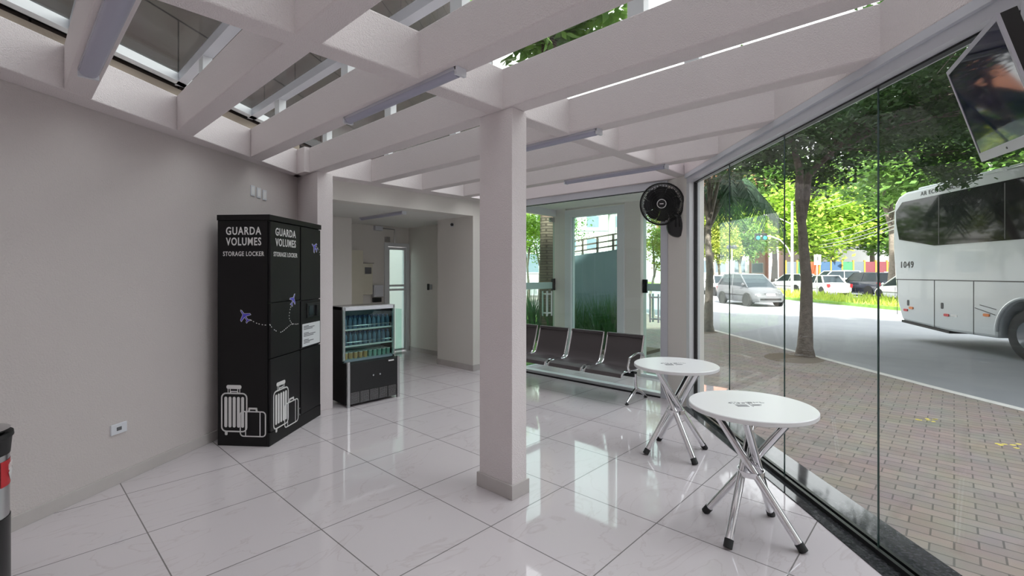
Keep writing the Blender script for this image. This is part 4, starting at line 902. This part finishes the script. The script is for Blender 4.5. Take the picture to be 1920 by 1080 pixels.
MB().cyl((0, 0, 0), (0, 0, 6.9), .10, .08).build('pole', 'conc', lp)
MB().tube([(0, 0, 2.7), (-.35, 0, 3.5), (-.9, 0, 4.1), (-1.6, 0, 4.35), (-2.5, 0, 4.35)], .05, 8).build('signal_arm', 'conc', lp)
MB().tube([(0, 0, 5.2), (-.8, 0, 5.6), (-1.9, 0, 5.9)], .035, 8).lathe([(0, 0), (.12, .02), (.1, .1), (0, .12)], (-2.0, 0, 5.85), 12).build('street_lamp_arm', 'conc', lp)
for x in (-2.05, -2.55):
    s_ = MB().box(x-.17, -.12, 4.05, x+.17, .1, 4.55).build('signal_head', 'rail', lp, bevel=.02)
    MB().lathe([(0, 0), (.14, 0), (.13, .03), (0, .05)], (x, -.12, 4.22), 16, (0, -1, 0)).build('signal_lens', 'teal', s_)
sl = thing('street_lamp', 'short double-headed street lamp behind the silver car', 'street lamp', (*cw(15.3, 33.0), ZR), -HEAD)
MB().cyl((0, 0, 0), (0, 0, 3.3), .05, .04).build('lamp_pole', 'conc', sl)
for s in (-1, 1): MB().lathe([(0, -.1), (.16, -.05), (.18, .08), (.1, .2), (0, .22)], (s*.18, 0, 3.4), 16).build('lamp_globe', 'seam', sl)
up_ = [('near', 18.06, 18.0, 8.6), ('far', 36.5, 60, 11.0)]
for (nm, X, Y, h) in up_:
    t = thing('utility_pole', 'concrete utility pole behind the bus roof' if nm == 'near' else 'distant concrete utility pole among the lime trees', 'utility pole', (*cw(X, Y), ZR), -HEAD)
    MB().cyl((0, 0, 0), (0, 0, h), .15, .11).build('pole', 'conc', t); MB().box(-.8, -.06, h-.9, .8, .06, h-.78).build('crossarm', 'bark2', t)
    for s in (-.7, -.3, .3, .7): MB().lathe([(0, 0), (.05, .01), (.03, .06), (.05, .1), (0, .13)], (s, 0, h-.78), 10).build('insulator', 'whitepl', t)
CZ = [(-.7, 7.6, 10.1, .8, 'topmost'), (-.3, 7.6, 10.1, 1.1, 'second'), (.5, 7.1, 9.4, .9, 'third'), (0, 5.6, 6.0, .7, 'fourth'), (.1, 5.2, 5.5, .8, 'fifth'), (0, 4.8, 5.0, .7, 'sixth'), (-.1, 4.5, 4.6, .6, 'lowest')]
for dx, za, zb, sag, nm in CZ:
    a = Vector((*cw(18.06+dx, 17.85), za)); b_ = Vector((*cw(36.5+dx, 59.85), zb)); pts = []
    for k in range(17): s = k/16; p = a.lerp(b_, s); p.z -= 4*sag*s*(1-s); pts.append(p-a)
    o = MB().tube(pts, .028, 6).build('power_cable', 'cable'); o.location = a
    tag(o, 'pale power cable strung above the road, %s of the seven' % nm, 'cable', 'power cables above the road')

# ------------------------------------------------------------------ buildings
def building(name, label, X, Y, w, d, h, m, cols_, rows_, ww, wh_, z0=1.2, extra=None, band=None):
    t = thing(name, label, 'building', (*cw(X, Y), ZR), -HEAD)
    MB().box(0, 0, 0, w, d, h).build('facade', m, t)
    MB().box(-.15, -.15, h, w+.15, d+.15, h+.35).build('parapet', band or m, t)
    for r_ in range(rows_):
        for c_ in range(cols_):
            x = w/cols_*(c_+.5); z = z0+(h-z0)/rows_*r_+.5
            fr_ = MB().box(x-ww/2-.08, -.06, z-.08, x+ww/2+.08, 0, z+wh_+.08).build('window', 'bwhite', t); MB().box(x-ww/2, -.07, z, x+ww/2, -.06, z+wh_).build('pane', 'bwin', fr_)
        if band: MB().box(-.1, -.2, z0+(h-z0)/rows_*r_+.1, w+.1, 0, z0+(h-z0)/rows_*r_+.28).build('balcony_slab', band, t)
    return t
building('office_building', 'orange brick building behind the drooping palm', 25.0, 72, 14, 10, 17, 'borange', 4, 4, 1.6, 1.4)
building('apartment_tower', 'tall pink tower far behind the traffic light', 59.5, 115, 4.5, 8, 27, 'bpink', 2, 8, 1.0, 1.5)
building('glass_tower', 'pale tower with glass bays left of the pink tower', 55.8, 114, 3.4, 8, 25, 'bgrey', 1, 10, 2.6, 1.7)
building('low_building', 'low white building behind the silver car', 21.0, 62, 10, 8, 5.2, 'bwhite', 4, 1, 1.4, 1.6)
building('pale_house', 'pale pinkish house behind the coloured fence', 40.5, 64, 12, 8, 7.5, 'bwhite', 4, 2, 1.3, 1.4)
building('apartment_block', 'white apartment block with grey balcony bands seen through the entrance', -8, 58, 22, 10, 15, 'bwhite', 8, 5, 1.5, 1.4, band='bgrey')
building('townhouse', 'grey low house across the lawn beyond the entrance', -5.2, 33, 7.5, 6, 3.8, 'bgrey', 3, 1, 1.6, 1.3)
# marks on the pavement
def ymark(X, Y, label, s):
    m_ = MB()
    for k in range(7):
        a, b_ = random.uniform(-s, s), random.uniform(-s*.5, s*.5); m_.prism([(a+math.cos(j*1.05)*s*.22*random.uniform(.6, 1.2), b_+math.sin(j*1.05)*s*.16*random.uniform(.6, 1.2)) for j in range(6)], 0, .0015)
    o = m_.build('paint_mark', 'yellow'); o.location = (*cw(X, Y), ZS); o.rotation_euler = (0, 0, -HEAD); tag(o, label, 'paint mark')
ymark((1740-960)/889*5.05, 5.05, 'faint yellow paint mark on the pavers, farther one', .12)
ymark((1895-960)/889*4.3, 4.3, 'yellow paint mark on the pavers, nearest the right edge', .13)
for (px, Y, r_, nm) in ((1323, 12.7, .55, 'slim'), (1560, 8.75, .6, 'bent')):
    X = 5.12 if nm == 'slim' else 5.3
    o = MB().lathe([(0, .012), (r_*.7, .010), (r_, 0)], n=28).build('tree_pit', 'soil'); o.location = (*cw(X-.1, Y), ZS); o.scale = (1, .8, 1); tag(o, 'bare soil patch around the %s street tree' % nm, 'tree pit')
